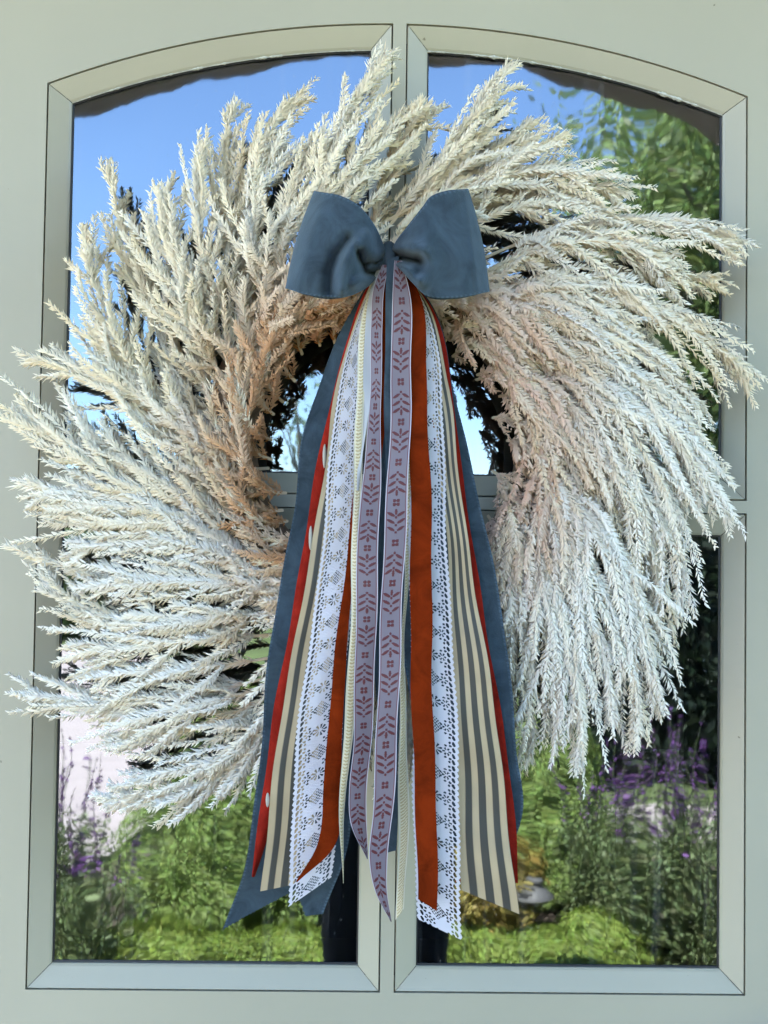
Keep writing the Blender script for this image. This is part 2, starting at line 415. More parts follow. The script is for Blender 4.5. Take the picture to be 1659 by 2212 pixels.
NPL = [0]
def plume(base, tip, bow=(0, 0), db=0.05, dm=0.085, dt=0.06, width=1.0, dens=1.0, tone=0.5, brown=0.8, rose=0.0, name='plume', droop=0.35, start=0.1, thin=False):
    """base, tip, bow in photo points; d* metres in front of the door at base, middle and tip"""
    k_ = .955 if thin else (.93 if tone > .6 else .90)
    tip = (base[0] + (tip[0] - base[0]) * k_, base[1] + (tip[1] - base[1]) * k_)
    b0 = P(*base, db); b2 = P(*tip, dt)
    mid = ((base[0] + tip[0]) / 2 + bow[0], (base[1] + tip[1]) / 2 + bow[1]); bm = P(*mid, dm)
    b1 = 2 * bm - (b0 + b2) / 2
    t = np.linspace(0, 1, 14)[:, None]
    ax = (1 - t)**2 * b0 + 2 * t * (1 - t) * b1 + t * t * b2
    Lax = np.linalg.norm(np.diff(ax, axis=0), axis=1).sum()
    ns = max(8, int(Lax / 0.0074 * dens * rng.uniform(.8, 1.2)))
    ts = np.sort(rng.uniform(start, 0.96, ns))[:, None]
    p0 = (1 - ts)**2 * b0 + 2 * ts * (1 - ts) * b1 + ts * ts * b2
    tg = nrm(2 * (1 - ts) * (b1 - b0) + 2 * ts * (b2 - b1))
    # sprigs spread round the stem, more of them on the open side than against the door
    az = np.arange(ns) * 2.399 + rng.uniform(-.5, .5, ns)
    s1 = nrm(np.cross(tg, np.array([[0, -1.0, 0]]))); s2 = np.cross(s1, tg)
    rad = np.cos(az)[:, None] * s1 + (np.sin(az) * 0.8 + 0.25)[:, None] * np.where(s2[:, 1:2] < 0, s2, -s2)
    rad = nrm(rad)
    ang = rng.uniform(0.22, 0.98, ns) * (0.7 if thin else 1.0)
    dirs = nrm(tg * np.cos(ang)[:, None] + rad * np.sin(ang)[:, None])
    tt = ts[:, 0]
    Ls = width * rng.uniform(.9, 1.12) * 0.053 * np.clip(np.interp(tt, [0, .15, .5, .8, 1], [0.75, 1.0, 1.05, 0.60, 0.26]), 0.2, 2) * rng.uniform(.6, 1.35, ns)
    tone_s = np.clip(tone + rng.normal(0, .17, ns), 0, 1)
    Bs, Ds, LL, RR, CC, SS = [], [], [], [], [], []
    wcol = (1 - tone) * CREAM + tone * WHITE
    for k in range(ns):
        m = max(7, int(Ls[k] / 0.00064))
        s = (np.arange(m) + .5) / m
        g = np.array([0, 0, -1.0])
        # sprig: leaves at an angle, bends back along the stem and hangs a little
        rv_ = p0[k] - wloc; cw = nrm(np.array([rv_[2], 0, -rv_[0]]))
        lat = rng.normal(size=3) * .15 + cw * .26
        pos = p0[k] + Ls[k] * (s[:, None] * dirs[k] + (s**2)[:, None] * (0.18 * tg[k] + droop * 1.0 * g * rng.uniform(.2, 1.3) - 0.1 * rad[k] + lat))
        dd = nrm(dirs[k] + 2 * s[:, None] * (0.18 * tg[k] + droop * .7 * g - .1 * rad[k] + .2 * cw))
        fn = nrm(np.array([0, -1.0, 0]) + .55 * rng.normal(size=3) + .5 * rad[k])
        e1 = nrm(np.cross(dd, fn)); e2 = np.cross(dd, e1)
        az2 = np.arange(m) * math.pi + rng.normal(0, .85, m)
        # feathered: mostly in two rows
        a2 = np.cos(az2)[:, None] * e1 * 1.25 + np.sin(az2)[:, None] * e2 * 0.8
        sp = rng.uniform(.42, .80, m)
        ld = nrm(dd * np.cos(sp)[:, None] + nrm(a2) * np.sin(sp)[:, None])
        ll = 0.0092 * np.interp(s, [0, .15, .6, 1], [.55, .95, 1.0, .62]) * rng.uniform(.5, 1.3, m) * (0.8 + 0.2 * width)
        SS.append(rad[k] * .45 + nrm(a2) * .45 + np.array([0, -.55, 0]))
        Bs.append(pos); Ds.append(ld); LL.append(ll); RR.append(np.full(m, 0.00098) * rng.uniform(.6, 1.5, m))
        # straw colour: browner where young parts are packed at the foot of the plume
        rc = np.hypot(pos[:, 0] - wloc[0], pos[:, 2] - wloc[2])
        lft = pos[:, 0] < wloc[0]
        w = np.clip((np.where(lft, .205, .215) - rc) / .085, 0, 1) ** .8
        w = np.clip(np.maximum(w, np.clip((0.42 - (tt[k] + 0.25 * s)) / 0.42, 0, 1) * .45) * brown * rng.uniform(.45, 1.15), 0, 1)[:, None]
        c = (1 - tone_s[k]) * CREAM + tone_s[k] * WHITE
        c = c * rng.uniform(.95, 1.01)
        foot = (1 - rose) * BROWN + rose * ROSE
        cc = c * (1 - w) + foot * w
        hue = rng.normal(0, .015, (m, 1)); cc = cc * (1 + hue)
        if rng.random() < .22: cc = cc * np.array([.99, .97, .92])
        CC.append(cc)
    # short fluff on the stem itself
    m = int(Lax / 0.0009)
    q = rng.uniform(start, 1, m)[:, None]
    pos = (1 - q)**2 * b0 + 2 * q * (1 - q) * b1 + q * q * b2
    tq = nrm(2 * (1 - q) * (b1 - b0) + 2 * q * (b2 - b1))
    rv = rng.normal(size=(m, 3)); ld = nrm(tq + 0.55 * nrm(np.cross(tq, rv)))
    SS.append(ld * .2 + np.array([0, -.55, 0]))
    Bs.append(pos); Ds.append(ld); LL.append(rng.uniform(.008, .015, m)); RR.append(np.full(m, .0009))
    w = np.clip((.4 - q) / .4, 0, 1) * brown; CC.append(wcol * (1 - w) + ((1 - rose) * BROWN + rose * ROSE) * w)
    V, F, C, NV = spindles(np.concatenate(Bs), np.concatenate(Ds), np.concatenate(LL), np.concatenate(RR), np.concatenate(CC), np.concatenate(SS))
    # stem
    mb_ = MB(); mb_.tube(ax, np.linspace(.0016, .0007, len(ax)), 5)
    sv = np.concatenate(mb_.v); sf = np.array([f for f in mb_.f if len(f) == 4])
    sf += len(V); V = np.concatenate([V, sv]); C = np.concatenate([C, np.tile(TAN, (len(sv), 1))]); NV = np.concatenate([NV, np.tile([0, -1.0, 0], (len(sv), 1))])
    # the grass lies against the door and the bow lies on the grass
    d = -V[:, 1]
    d = np.where(d < 0.012, 0.002 + 0.010 * np.exp((np.minimum(d, .012) - .012) / 0.02), d)
    d = np.where(d > 0.086, 0.086 + 0.016 * np.tanh((d - 0.086) / 0.03), d)
    V[:, 1] = -d
    NPL[0] += 1
    return mesh(name, V, [F, sf], M_plume, wreath, colors=np.clip(C, 0, .985), smooth=True, normals=NV)

# the ring under the grass
b = MB(); a = np.linspace(0, 2 * math.pi, 65)[:-1]
cpt = P(835, 960, 0.03)
RING = 0.150
rp = []
for q in np.linspace(0, 2 * math.pi, 49): rp.append((cpt[0] + RING * math.cos(q), -0.028, cpt[2] + RING * math.sin(q)))
b.tube(rp, 0.027, 12, caps=False)
b.build('wreath_ring', plain('vine_ring', (.16, .10, .06), .9, noise=.4, scale=60, bump=.6), wreath, smooth=True)

# plumes read off the photograph: base, tip, bow, depths, tone, brown
LIST = [
 # upper left, rising
 dict(base=(500, 1010), tip=(152, 440), bow=(-60, 40), dm=.075, tone=.1, droop=.1),
 dict(base=(450, 860), tip=(218, 335), bow=(-20, 20), db=.03, dm=.04, dt=.03, tone=.0, droop=.05, thin=True, width=.9),
 dict(base=(420, 760), tip=(228, 492), bow=(-10, 10), db=.02, dm=.03, dt=.03, tone=.0, droop=.05, width=.7),
 dict(base=(420, 960), tip=(208, 690), bow=(-30, 10), db=.03, dm=.04, dt=.04, tone=.2, droop=.1, thin=True, width=.7),
 dict(base=(500, 830), tip=(298, 436), bow=(-25, 15), dm=.09, tone=.25, droop=.1),
 dict(base=(490, 780), tip=(340, 372), bow=(-35, 10), dm=.09, tone=.2, droop=.1),
 dict(base=(520, 730), tip=(430, 262), bow=(-40, 10), dm=.085, tone=.2, droop=.1),
 dict(base=(560, 720), tip=(498, 205), bow=(-40, 10), db=.03, dm=.05, dt=.04, tone=.1, thin=True, width=.8, droop=.1),
 dict(base=(560, 720), tip=(655, 182), bow=(-75, -40), dm=.06, tone=.1, width=.9, droop=.1, thin=True),
 dict(base=(590, 680), tip=(612, 262), bow=(-60, 0), dm=.095, tone=.3, droop=.1),
 dict(base=(620, 640), tip=(690, 262), bow=(-35, 0), dm=.09, tone=.25, droop=.1),
 dict(base=(640, 600), tip=(842, 88), bow=(-30, -5), dm=.07, dt=.05, tone=.35, droop=.05, width=1.0, thin=True),
 dict(base=(690, 560), tip=(770, 255), bow=(-30, 0), dm=.09, tone=.3, droop=.1),
 dict(base=(730, 530), tip=(880, 210), bow=(-30, 0), dm=.08, tone=.25, droop=.1),
 dict(base=(800, 520), tip=(925, 190), bow=(-15, 0), dm=.05, tone=.15, droop=.1, width=.9),
 dict(base=(830, 500), tip=(1108, 125), bow=(-10, 25), dm=.055, dt=.04, tone=.3, droop=.1, thin=True),
 dict(base=(860, 490), tip=(1075, 252), bow=(-10, 10), dm=.06, tone=.2, droop=.1),
 dict(base=(900, 480), tip=(1160, 258), bow=(-10, -5), dm=.04, dt=.03, tone=.1, droop=.1, thin=True, width=.9),
 dict(base=(930, 490), tip=(1235, 282), bow=(0, -25), db=.03, dm=.04, dt=.03, tone=.0, droop=.1, thin=True, width=.7),
 dict(base=(950, 520), tip=(1205, 338), bow=(0, -10), db=.03, dm=.045, dt=.03, tone=.0, droop=.1, thin=True, width=.7),
 # right, sweeping out
 dict(base=(830, 480), tip=(1392, 415), bow=(30, -75), dm=.075, dt=.06, tone=.45, droop=.25),
 dict(base=(960, 520), tip=(1330, 445), bow=(0, -40), dm=.07, tone=.3, droop=.25),
 dict(base=(1040, 560), tip=(1618, 528), bow=(30, -70), dm=.07, dt=.05, tone=.5, droop=.25, thin=True),
 dict(base=(1040, 590), tip=(1525, 590), bow=(20, -70), dm=.09, tone=.6, droop=.35),
 dict(base=(1060, 580), tip=(1490, 545), bow=(0, -45), dm=.08, tone=.6, droop=.3),
 dict(base=(1080, 640), tip=(1565, 600), bow=(20, -20), db=.03, dm=.045, dt=.04, tone=.1, droop=.2, thin=True, width=.8),
 dict(base=(1050, 640), tip=(1480, 690), bow=(20, -55), dm=.09, tone=.55, droop=.3),
 dict(base=(980, 650), tip=(1645, 845), bow=(90, -80), dm=.085, dt=.06, tone=.35, droop=.25, thin=True),
 dict(base=(980, 660), tip=(1400, 730), bow=(20, -55), dm=.1, tone=.6, droop=.35),
 dict(base=(960, 690), tip=(1450, 760), bow=(20, -60), dm=.09, tone=.6, droop=.35),
 dict(base=(1000, 700), tip=(1440, 655), bow=(40, 30), dm=.06, tone=.4, droop=.2, width=.8),
 dict(base=(980, 720), tip=(1560, 900), bow=(70, -80), dm=.09, tone=.6, droop=.35),
 dict(base=(1010, 740), tip=(1545, 1010), bow=(80, -80), dm=.095, tone=.75, droop=.4),
 dict(base=(1040, 770), tip=(1612, 1145), bow=(70, -70), dm=.1, dt=.07, tone=.85, droop=.3, width=1.05),
 dict(base=(1070, 800), tip=(1540, 1090), bow=(80, -60), dm=.095, tone=.85, droop=.4),
 dict(base=(1090, 830), tip=(1492, 1370), bow=(120, -90), dm=.08, tone=.95, droop=.5, rose=.6),
 dict(base=(1110, 870), tip=(1440, 1260), bow=(70, -60), dm=.1, tone=.9, droop=.5, rose=.6),
 dict(base=(1110, 900), tip=(1452, 1440), bow=(90, -60), dm=.07, tone=.5, droop=.5, rose=.6),
 dict(base=(1110, 950), tip=(1440, 1570), bow=(70, -30), dm=.1, tone=.95, droop=.5, rose=.7),
 dict(base=(1110, 990), tip=(1408, 1630), bow=(50, -20), dm=.09, tone=.8, droop=.5, rose=.7),
 dict(base=(1110, 1020), tip=(1345, 1610), bow=(40, -20), dm=.1, tone=.95, droop=.5, rose=.7),
 dict(base=(1110, 1060), tip=(1262, 1700), bow=(40, -10), dm=.1, tone=.95, droop=.5, rose=.7),
 dict(base=(1100, 1100), tip=(1210, 1640), bow=(40, -10), dm=.1, tone=.9, droop=.5, rose=.8),
 dict(base=(1080, 1160), tip=(1150, 1700), bow=(30, -10), dm=.075, tone=.5, droop=.5, rose=.8),
 # left, reaching past the door moulding
 dict(base=(570, 1080), tip=(8, 745), bow=(0, -60), dm=.085, dt=.07, tone=.45, droop=.2, width=1.05),
 dict(base=(560, 1120), tip=(2, 868), bow=(-20, 40), dm=.1, dt=.075, tone=.3, droop=.05, width=1.25, dens=1.4),
 dict(base=(560, 1130), tip=(120, 900), bow=(-10, 10), dm=.085, dt=.07, tone=.3, droop=.1, width=1.1),
 dict(base=(580, 1130), tip=(150, 1030), bow=(10, -30), dm=.05, tone=.3, droop=.1, thin=True, width=.8),
 dict(base=(590, 1220), tip=(2, 1035), bow=(20, -25), dm=.095, dt=.08, tone=.7, droop=.3, width=1.1),
 dict(base=(590, 1230), tip=(75, 1120), bow=(20, -40), dm=.09, tone=.75, droop=.3),
 dict(base=(590, 1250), tip=(130, 1180), bow=(10, -45), dm=.1, tone=.85, droop=.35),
 dict(base=(590, 1260), tip=(-5, 1178), bow=(0, 40), db=.04, dm=.06, dt=.06, tone=.5, droop=.0, thin=True, width=.5),
 dict(base=(600, 1280), tip=(135, 1265), bow=(0, -20), dm=.1, tone=.8, droop=.3),
 dict(base=(590, 1320), tip=(62, 1235), bow=(-60, 70), dm=.07, dt=.06, tone=.6, droop=.0, thin=True, width=.8),
 dict(base=(600, 1330), tip=(140, 1330), bow=(0, 10), dm=.1, tone=.8, droop=.3),
 dict(base=(590, 1370), tip=(130, 1400), bow=(0, 5), dm=.095, tone=.65, droop=.3),
 dict(base=(590, 1420), tip=(150, 1455), bow=(0, 10), dm=.09, tone=.75, droop=.3),
 dict(base=(590, 1460), tip=(30, 1500), bow=(-20, 35), dm=.08, dt=.06, tone=.8, droop=.1, thin=True, width=.9),
 dict(base=(590, 1480), tip=(200, 1545), bow=(0, 15), dm=.09, tone=.85, droop=.25),
 dict(base=(590, 1500), tip=(250, 1600), bow=(0, 20), dm=.06, tone=.75, droop=.15, width=.9),
 dict(base=(590, 1540), tip=(170, 1735), bow=(60, 60), dm=.07, tone=.9, droop=.15, width=.85),
 dict(base=(600, 1530), tip=(262, 1690), bow=(30, 30), dm=.08, tone=.85, droop=.2, width=.9),
 dict(base=(600, 1560), tip=(385, 1750), bow=(10, 15), dm=.06, tone=.6, droop=.1, thin=True, width=.6),
 # under the ribbons at the foot
 dict(base=(760, 1240), tip=(700, 1560), bow=(0, 0), dm=.07, tone=.7), dict(base=(820, 1240), tip=(790, 1660), bow=(0, 0), dm=.07, tone=.7),
 dict(base=(900, 1240), tip=(870, 1690), bow=(0, 0), dm=.07, tone=.75), dict(base=(960, 1230), tip=(960, 1640), bow=(0, 0), dm=.07, tone=.75),
 dict(base=(1020, 1200), tip=(1060, 1660), bow=(0, 0), dm=.07, tone=.8),
 dict(base=(700, 1300), tip=(520, 1660), bow=(0, 20), dm=.07, tone=.8),
]
for q in LIST: plume(**q)
# fillers between the read-off ones, following the same clockwise sweep
def filler(phi, r0, r1, sweep, **kw):
    cx, cy = 835, 960
    a0 = math.radians(phi); a1 = math.radians(phi - sweep)
    bx, by = cx + r0 * math.cos(a0), cy - r0 * math.sin(a0)
    tx, ty = cx + r1 * math.cos(a1), cy - r1 * math.sin(a1)
    bx_, by_ = (bx + tx) / 2, (by + ty) / 2
    rm = (r0 + r1) / 2; am = math.radians(phi - sweep * 0.38)
    bow = (cx + rm * math.cos(am) - bx_, cy - rm * math.sin(am) - by_)
    plume((bx, by), (tx, ty), bow=bow, **kw)
for k in range(40):
    phi = k * 360 / 40 + rng.uniform(-7, 7)
    low = 215 < phi % 360 < 300
    side = (phi % 360)
    tone = 0.2 if 70 < side < 190 else (0.55 if side <= 70 else 0.75)
    filler(phi, rng.uniform(255, 330), rng.uniform(400, 560) * (0.95 if low else 1), rng.uniform(8, 50),
           dm=rng.uniform(.045, .1), dt=rng.uniform(.03, .07), db=.04, tone=tone, brown=.9, rose=0.2 if 90 < side < 250 else .7,
           droop=.35 if side < 70 or side > 270 else .15, width=rng.uniform(.65, 1.35))
# stray wisps breaking the outline
for k in range(16):
    phi = k * 360 / 16 + rng.uniform(-9, 9)
    if 225 < phi % 360 < 290: continue
    filler(phi, rng.uniform(330, 400), rng.uniform(610, 700), rng.uniform(14, 52), dm=rng.uniform(.05, .085), dt=rng.uniform(.03, .08), db=.05, tone=rng.uniform(0, .7), brown=.4,
           droop=rng.uniform(0, .4), width=rng.uniform(.32, .5), thin=True, dens=.8)
# short brown tufts round the inside of the ring
for k in range(34):
    phi = k * 360 / 34 + rng.uniform(-5, 5); side = phi % 360
    left = 110 < side < 250
    filler(phi, rng.uniform(235, 275), rng.uniform(380, 440), rng.uniform(28, 55) * (1 if left else .9), db=.045, dm=rng.uniform(.075, .1), dt=.075,
           tone=.2, brown=1.35 if left else .8, rose=0.1 if left else .9, width=.62, dens=1.2, droop=.05 if left else .3, start=.02)

# ------------------------------------------------------------------ bow and streamers
bow = empty('ribbon_bow', tuple(P(838, 560, 0.14))); bow.matrix_world = Matrix.Identity(4)
tag(bow, 'slate blue velvet bow with a bundle of mixed long ribbons over the wreath', 'bow')
BLUE = (0.040, 0.060, 0.080); RUST = (0.15, 0.017, 0.0025); RED = (0.22, 0.014, 0.008); LILAC = (0.158, 0.132, 0.165); MAROON = (0.085, 0.012, 0.017)
SCREAM = (0.42, 0.33, 0.205); SGREY = (0.050, 0.048, 0.041); LACE = (0.61, 0.595, 0.655); PALE = (0.36, 0.37, 0.40)
M_blue = velvet('blue_velvet', BLUE, sheen=.35, tint=(.4, .52, .65)); M_rust = velvet('rust_velvet', RUST, dark=.7, sheen=.12, tint=(.8, .2, .06)); M_red = velvet('red_velvet', RED, sheen=.12, tint=(.8, .15, .1))
M_satin = attrmat('woven_ribbon', rough=.5, spec=.4, bump=.15, bscale=900, aniso=(1, 1, 2.5), trans=.08)
M_lace = attrmat('cotton_lace', rough=.9, trans=.18, spec=.1, bump=.3, bscale=1200)
M_gold = attrmat('gold_trim', rough=.4, spec=.6, bump=.3, bscale=700)

def ribbon(name, left, right, material, label, color=None, mask=None, pattern=None, cell=.0012, ripple=.0015, curl=0.0, seed=0, end=None, relief=0.0, stretch=1.0):
    """left, right: edge control points (photo x, y, metres in front of the door). mask(u, s, w)->keep, pattern(u, s, w)->rgb"""
    n0 = 240
    L = catmull(np.array(left, float), n0); Rr = catmull(np.array(right, float), n0)
    L3 = np.array([P(*q) for q in L]); R3 = np.array([P(*q) for q in Rr])
    c = (L3 + R3) / 2; s = np.concatenate([[0], np.cumsum(np.linalg.norm(np.diff(c, axis=0), axis=1))])
    wid = np.linalg.norm(R3 - L3, axis=1); w = np.median(wid)
    ny = int(s[-1] / cell); nx = max(4, int(np.max(wid) / cell))
    sv = np.linspace(0, s[-1], ny); uu = np.linspace(0, 1, nx)
    Li = np.column_stack([np.interp(sv, s, L3[:, i]) for i in range(3)]); Ri = np.column_stack([np.interp(sv, s, R3[:, i]) for i in range(3)])
    U, S = np.meshgrid(uu, sv)
    V = Li[:, None] * (1 - U[..., None]) + Ri[:, None] * U[..., None]
    ph = seed * 1.7
    # cloth: soft waves along the length, fading in from the knot, and a slight cup across
    env = np.clip(S / 0.12, 0, 1)
    dpt = ripple * env * (np.sin(S * 38 + ph + U * 1.6) + .6 * np.sin(S * 71 + 2 * ph - U * 2.1)) + curl * (1 - (2 * U - 1)**2)
    V[..., 1] -= dpt
    V[..., 0] += env * (.0011 * np.sin(S * 23 + 2 * ph) + .0006 * np.sin(S * 61 + ph + U))
    keep = np.ones((ny - 1, nx - 1), bool)
    uc = (U[:-1, :-1] + U[1:, 1:]) / 2; sc = (S[:-1, :-1] + S[1:, 1:]) / 2
    if end is not None: keep &= sc < (s[-1] - end(uc))
    if mask is not None: keep &= mask(uc, sc, w)
    C = np.tile(np.array(color if color else (1, 1, 1)), (ny * nx, 1))
    if pattern is not None:
        C, h = pattern(U.ravel(), S.ravel(), w)
        V[..., 1] -= (h * relief).reshape(ny, nx)
    idx = np.arange(ny * nx).reshape(ny, nx)
    q = np.stack([idx[:-1, :-1], idx[:-1, 1:], idx[1:, 1:], idx[1:, :-1]], -1)[keep]
    used = np.unique(q); remap = np.full(ny * nx, -1); remap[used] = np.arange(len(used))
    o = mesh(name, V.reshape(-1, 3)[used], remap[q], material, bow, colors=np.clip(C[used], 0, 1), smooth=True)
    o['label'] = label
    return o

def ell(x, y, cx, cy, a, b_, ang):
    c, s_ = math.cos(ang), math.sin(ang); dx, dy = x - cx, y - cy
    return ((dx * c + dy * s_) / a)**2 + ((-dx * s_ + dy * c) / b_)**2

def pat_lilac(U, S, w):
    k = 124.0 / w                      # motif units: ribbon is 124 wide
    x = (U - .5) * 124; y = (S * k) % 474
    m = np.zeros(len(x), bool)
    def dots(cy):
        r = np.zeros(len(x), bool)
        for sx in (-11, 11):
            for sy in (-11, 11): r |= (np.abs(x - sx)**3 + np.abs(y - cy - sy)**3) < 9.6**3
        return r
    def cluster(cy, f):
        r = ell(x, y, 0, cy + f * -62, 8, 19, 0) < 1
        for q, sz in ((-50, 1.0), (-8, 1.0), (36, .95)):
            for sx in (-1, 1): r |= ell(x, y, sx * 28 * sz, cy + f * q, 25 * sz, 8.4, -f * sx * 0.55) < 1
        for q in (-30, 16, 58): r |= ell(x, y, 0, cy + f * q, 7.5, 7.5, 0) < 1
        return r
    for off in (-474, 0, 474):
        m |= dots(off + 0) | dots(off + 237) | cluster(off + 118, 1) | cluster(off + 355, -1)
    C = np.tile(np.array(LILAC), (len(x), 1)); ax_ = np.abs(x)
    C[m] = MAROON
    C[(ax_ > 49.5) & (ax_ < 52.5)] = np.array(MAROON) * 1.6
    C[(ax_ > 56)] = (.46, .43, .50)
    return C, m.astype(float) + .6 * (ax_ > 56)

def pat_stripe(off, flip=False):
    def f(U, S, w):
        u = (1 - U) if flip else U
        b_ = np.floor(u * 7 + off).astype(int)
        C = np.where((b_ % 2 == 0)[:, None], np.array(SCREAM), np.array(SGREY))
        fr = (u * 7 + off) % 1
        C = C * (1 - .12 * ((fr < .06) | (fr > .94)))[:, None]
        weave = 1 + .06 * np.sin(S * 130 + 1) * np.sin(S * 47)
        return C * weave[:, None], (b_ % 2).astype(float)
    return f

def pat_gold(U, S, w):
    x = (U - .5) * 2; y = S / (w * .42)
    v = (y + np.abs(x) * .55) % 1.0
    braid = (np.abs(x) < .62)
    C = np.tile(np.array((.46, .42, .30)), (len(x), 1))
    C[braid & (v < .45)] = (.33, .26, .13); C[braid & (v >= .45)] = (.54, .48, .33)
    C[np.abs(x) > .85] = (.52, .49, .41)
    return C, np.where(braid, .5 + .5 * (v > .45), 0.0)

def lace_mask(flip=False, seedoff=0.0):
    def f(U, S, w):
        u = (1 - U) if flip else U
        k = 215.0 / w; x = u * 215; y = S * k + seedoff
        per = 236.0
        keep = np.ones(x.shape, bool)
        # scalloped margins
        keep &= x > 9 - 8 * np.abs(np.sin(y * math.pi / 29.5))
        keep &= x < 207 + 7 * np.abs(np.sin(y * math.pi / 29.5))
        # row of slanted eyelets along both margins
        for side in (0, 1):
            xx = x if side == 0 else 215 - x
            yy = (y + (xx - 26) * .55 * (1 if side == 0 else -1)) % 29.5 - 14.75
            keep &= ~(((xx - 26) / 7.0)**2 + (yy / 9.5)**2 < 1.35)
        yp = y % per
        def near(cy): return (yp - cy + per / 2) % per - per / 2
        # rosettes of drops next to each margin, staggered
        for side, cy0 in ((0, 0), (1, 59)):
            xx = x if side == 0 else 215 - x
            for q0 in (0, 118):
                dy = near(cy0 + q0); dx0 = xx - 58
                r0 = np.hypot(dx0, dy); a0 = np.arctan2(dy, dx0)
                keep &= ~((r0 > 6.5) & (r0 < 20) & (np.cos(a0 * 6) > -.15))
                for (px, py, a, b_) in ((42, 31, 7.5, 5.5), (42, -31, 7.5, 5.5), (64, 29, 6.5, 5), (64, -29, 6.5, 5), (84, 10, 6, 4.5), (84, -10, 6, 4.5), (45, 47, 6, 6), (45, -47, 6, 6)):
                    keep &= ell(xx, dy, px, py, a, b_, 0) > 1
        # daisies and openwork diamonds down the middle
        dy = near(118); dx = x - 112
        r = np.hypot(dx, dy); an = np.arctan2(dy, dx)
        keep &= ~((r > 9) & (r < 31) & (np.cos(an * 9) > -.05))
        dy = near(0); dia = np.abs(dx) + np.abs(dy) < 42
        gx = (dx + dy) % 15.5 - 7.75; gy = (dx - dy) % 15.5 - 7.75
        keep &= ~(dia & (np.abs(gx) < 5.2) & (np.abs(gy) < 5.2))
        return keep
    return f

def lace_pat(U, S, w):
    return np.tile(np.array(LACE), (len(U), 1)), np.sin(U * 60) * np.sin(S * 2500) * .5

def stitched(base, width_frac=.035, hi=1.9):
    def f(U, S, w):
        C = np.tile(np.array(base), (len(U), 1))
        e = np.minimum(U, 1 - U)
        ed = e < width_frac
        C[ed & (np.sin(S * 2 * math.pi / .0032) > -.1)] *= hi
        return C, (e < width_frac).astype(float)
    return f

def E(*q): return [tuple(x) for x in q]
# --- back layers first
ribbon('velvet_streamer', E((806, 590, .135), (785, 628, .132), (745, 700, .13), (690, 830, .125), (652, 950, .122), (632, 1100, .12), (585, 1400, .12), (552, 1700, .118), (520, 1900, .115), (484, 2010, .112)),
       E((824, 590, .133), (812, 628, .13), (800, 700, .128), (770, 830, .122), (770, 950, .118), (775, 1100, .115), (772, 1400, .112), (760, 1700, .11), (742, 1860, .108), (700, 1975, .106)),
       M_blue, 'wide slate blue velvet tail with swallowtail end', pattern=stitched(BLUE, .022, 1.8), cell=.0013, ripple=.0025, seed=1, relief=.0003,
       end=lambda u: np.where(u < .62, .028 * (u / .62), .028 * (1 - (u - .62) / .2)).clip(0, .03))
ribbon('velvet_streamer', E((862, 590, .13), (866, 650, .12), (862, 800, .115), (838, 1000, .11), (850, 1200, .11), (868, 1400, .11), (900, 1600, .11), (930, 1760, .108), (960, 1830, .104)),
       E((880, 590, .135), (930, 655, .13), (982, 850, .126), (1020, 1000, .124), (1052, 1150, .122), (1082, 1320, .12), (1118, 1620, .118), (1131, 1750, .114), (1112, 1826, .106)),
       M_blue, 'wide slate blue velvet tail with rounded end', pattern=stitched(BLUE, .02, 1.8), cell=.0013, ripple=.002, seed=2, relief=.0003)
ribbon('velvet_streamer', E((815, 700, .125), (806, 1000, .118), (808, 1300, .112), (820, 1600, .109), (828, 1845, .106)),
       E((845, 700, .125), (850, 1000, .118), (868, 1300, .112), (862, 1600, .109), (853, 1838, .106)), M_blue, 'narrow blue velvet tail between the lilac ribbons', color=BLUE, cell=.0015, seed=3)
ribbon('red_streamer', E((806, 595, .140), (782, 640, .138), (748, 740, .137), (724, 830, .136), (688, 1000, .133), (638, 1270, .131), (598, 1500, .130), (564, 1750, .128), (541, 1892, .126)),
       E((814, 595, .140), (796, 640, .138), (768, 740, .137), (752, 830, .136), (722, 1000, .133), (672, 1270, .131), (632, 1500, .130), (598, 1750, .128), (548, 1893, .120)),
       M_red, 'narrow red chenille tail with curled tip', color=RED, cell=.001, ripple=.0008, curl=.003, seed=4)
ribbon('red_streamer', E((866, 590, .138), (890, 660, .134), (925, 860, .132), (945, 1000, .131), (980, 1200, .129), (1010, 1420, .127), (1040, 1620, .125), (1060, 1800, .123), (985, 1906, .12)),
       E((878, 590, .138), (935, 665, .134), (977, 860, .132), (993, 1000, .131), (1028, 1200, .129), (1062, 1420, .127), (1092, 1620, .125), (1115, 1800, .123), (1123, 1908, .12)),
       M_red, 'red velvet tail showing as a thin edge beside the striped ribbon', color=RED, cell=.0012, ripple=.0008, seed=5)
ribbon('striped_streamer', E((808, 597, .143), (786, 645, .143), (737, 790, .143), (705, 1000, .141), (653, 1280, .139), (619, 1480, .138), (589, 1700, .136), (561, 1926, .134)),
       E((816, 597, .142), (804, 645, .142), (790, 790, .141), (772, 1000, .138), (735, 1280, .136), (705, 1480, .134), (686, 1700, .132), (664, 1905, .130)),
       M_satin, 'cream and grey striped grosgrain tail under the left lace', pattern=pat_stripe(0.0), cell=.0009, ripple=.0012, seed=6, relief=.0002)
ribbon('striped_streamer', E((868, 590, .143), (900, 660, .141), (920, 830, .141), (945, 1000, .140), (970, 1200, .139), (975, 1420, .138), (985, 1620, .136), (992, 1800, .134), (998, 1922, .132)),
       E((878, 590, .143), (926, 660, .141), (967, 830, .141), (987, 1000, .140), (1018, 1200, .139), (1052, 1420, .138), (1078, 1620, .136), (1100, 1800, .134), (1124, 1975, .132)),
       M_satin, 'cream and grey striped grosgrain tail beside the right lace', pattern=pat_stripe(0.0), cell=.0009, ripple=.0016, seed=7, relief=.0002)
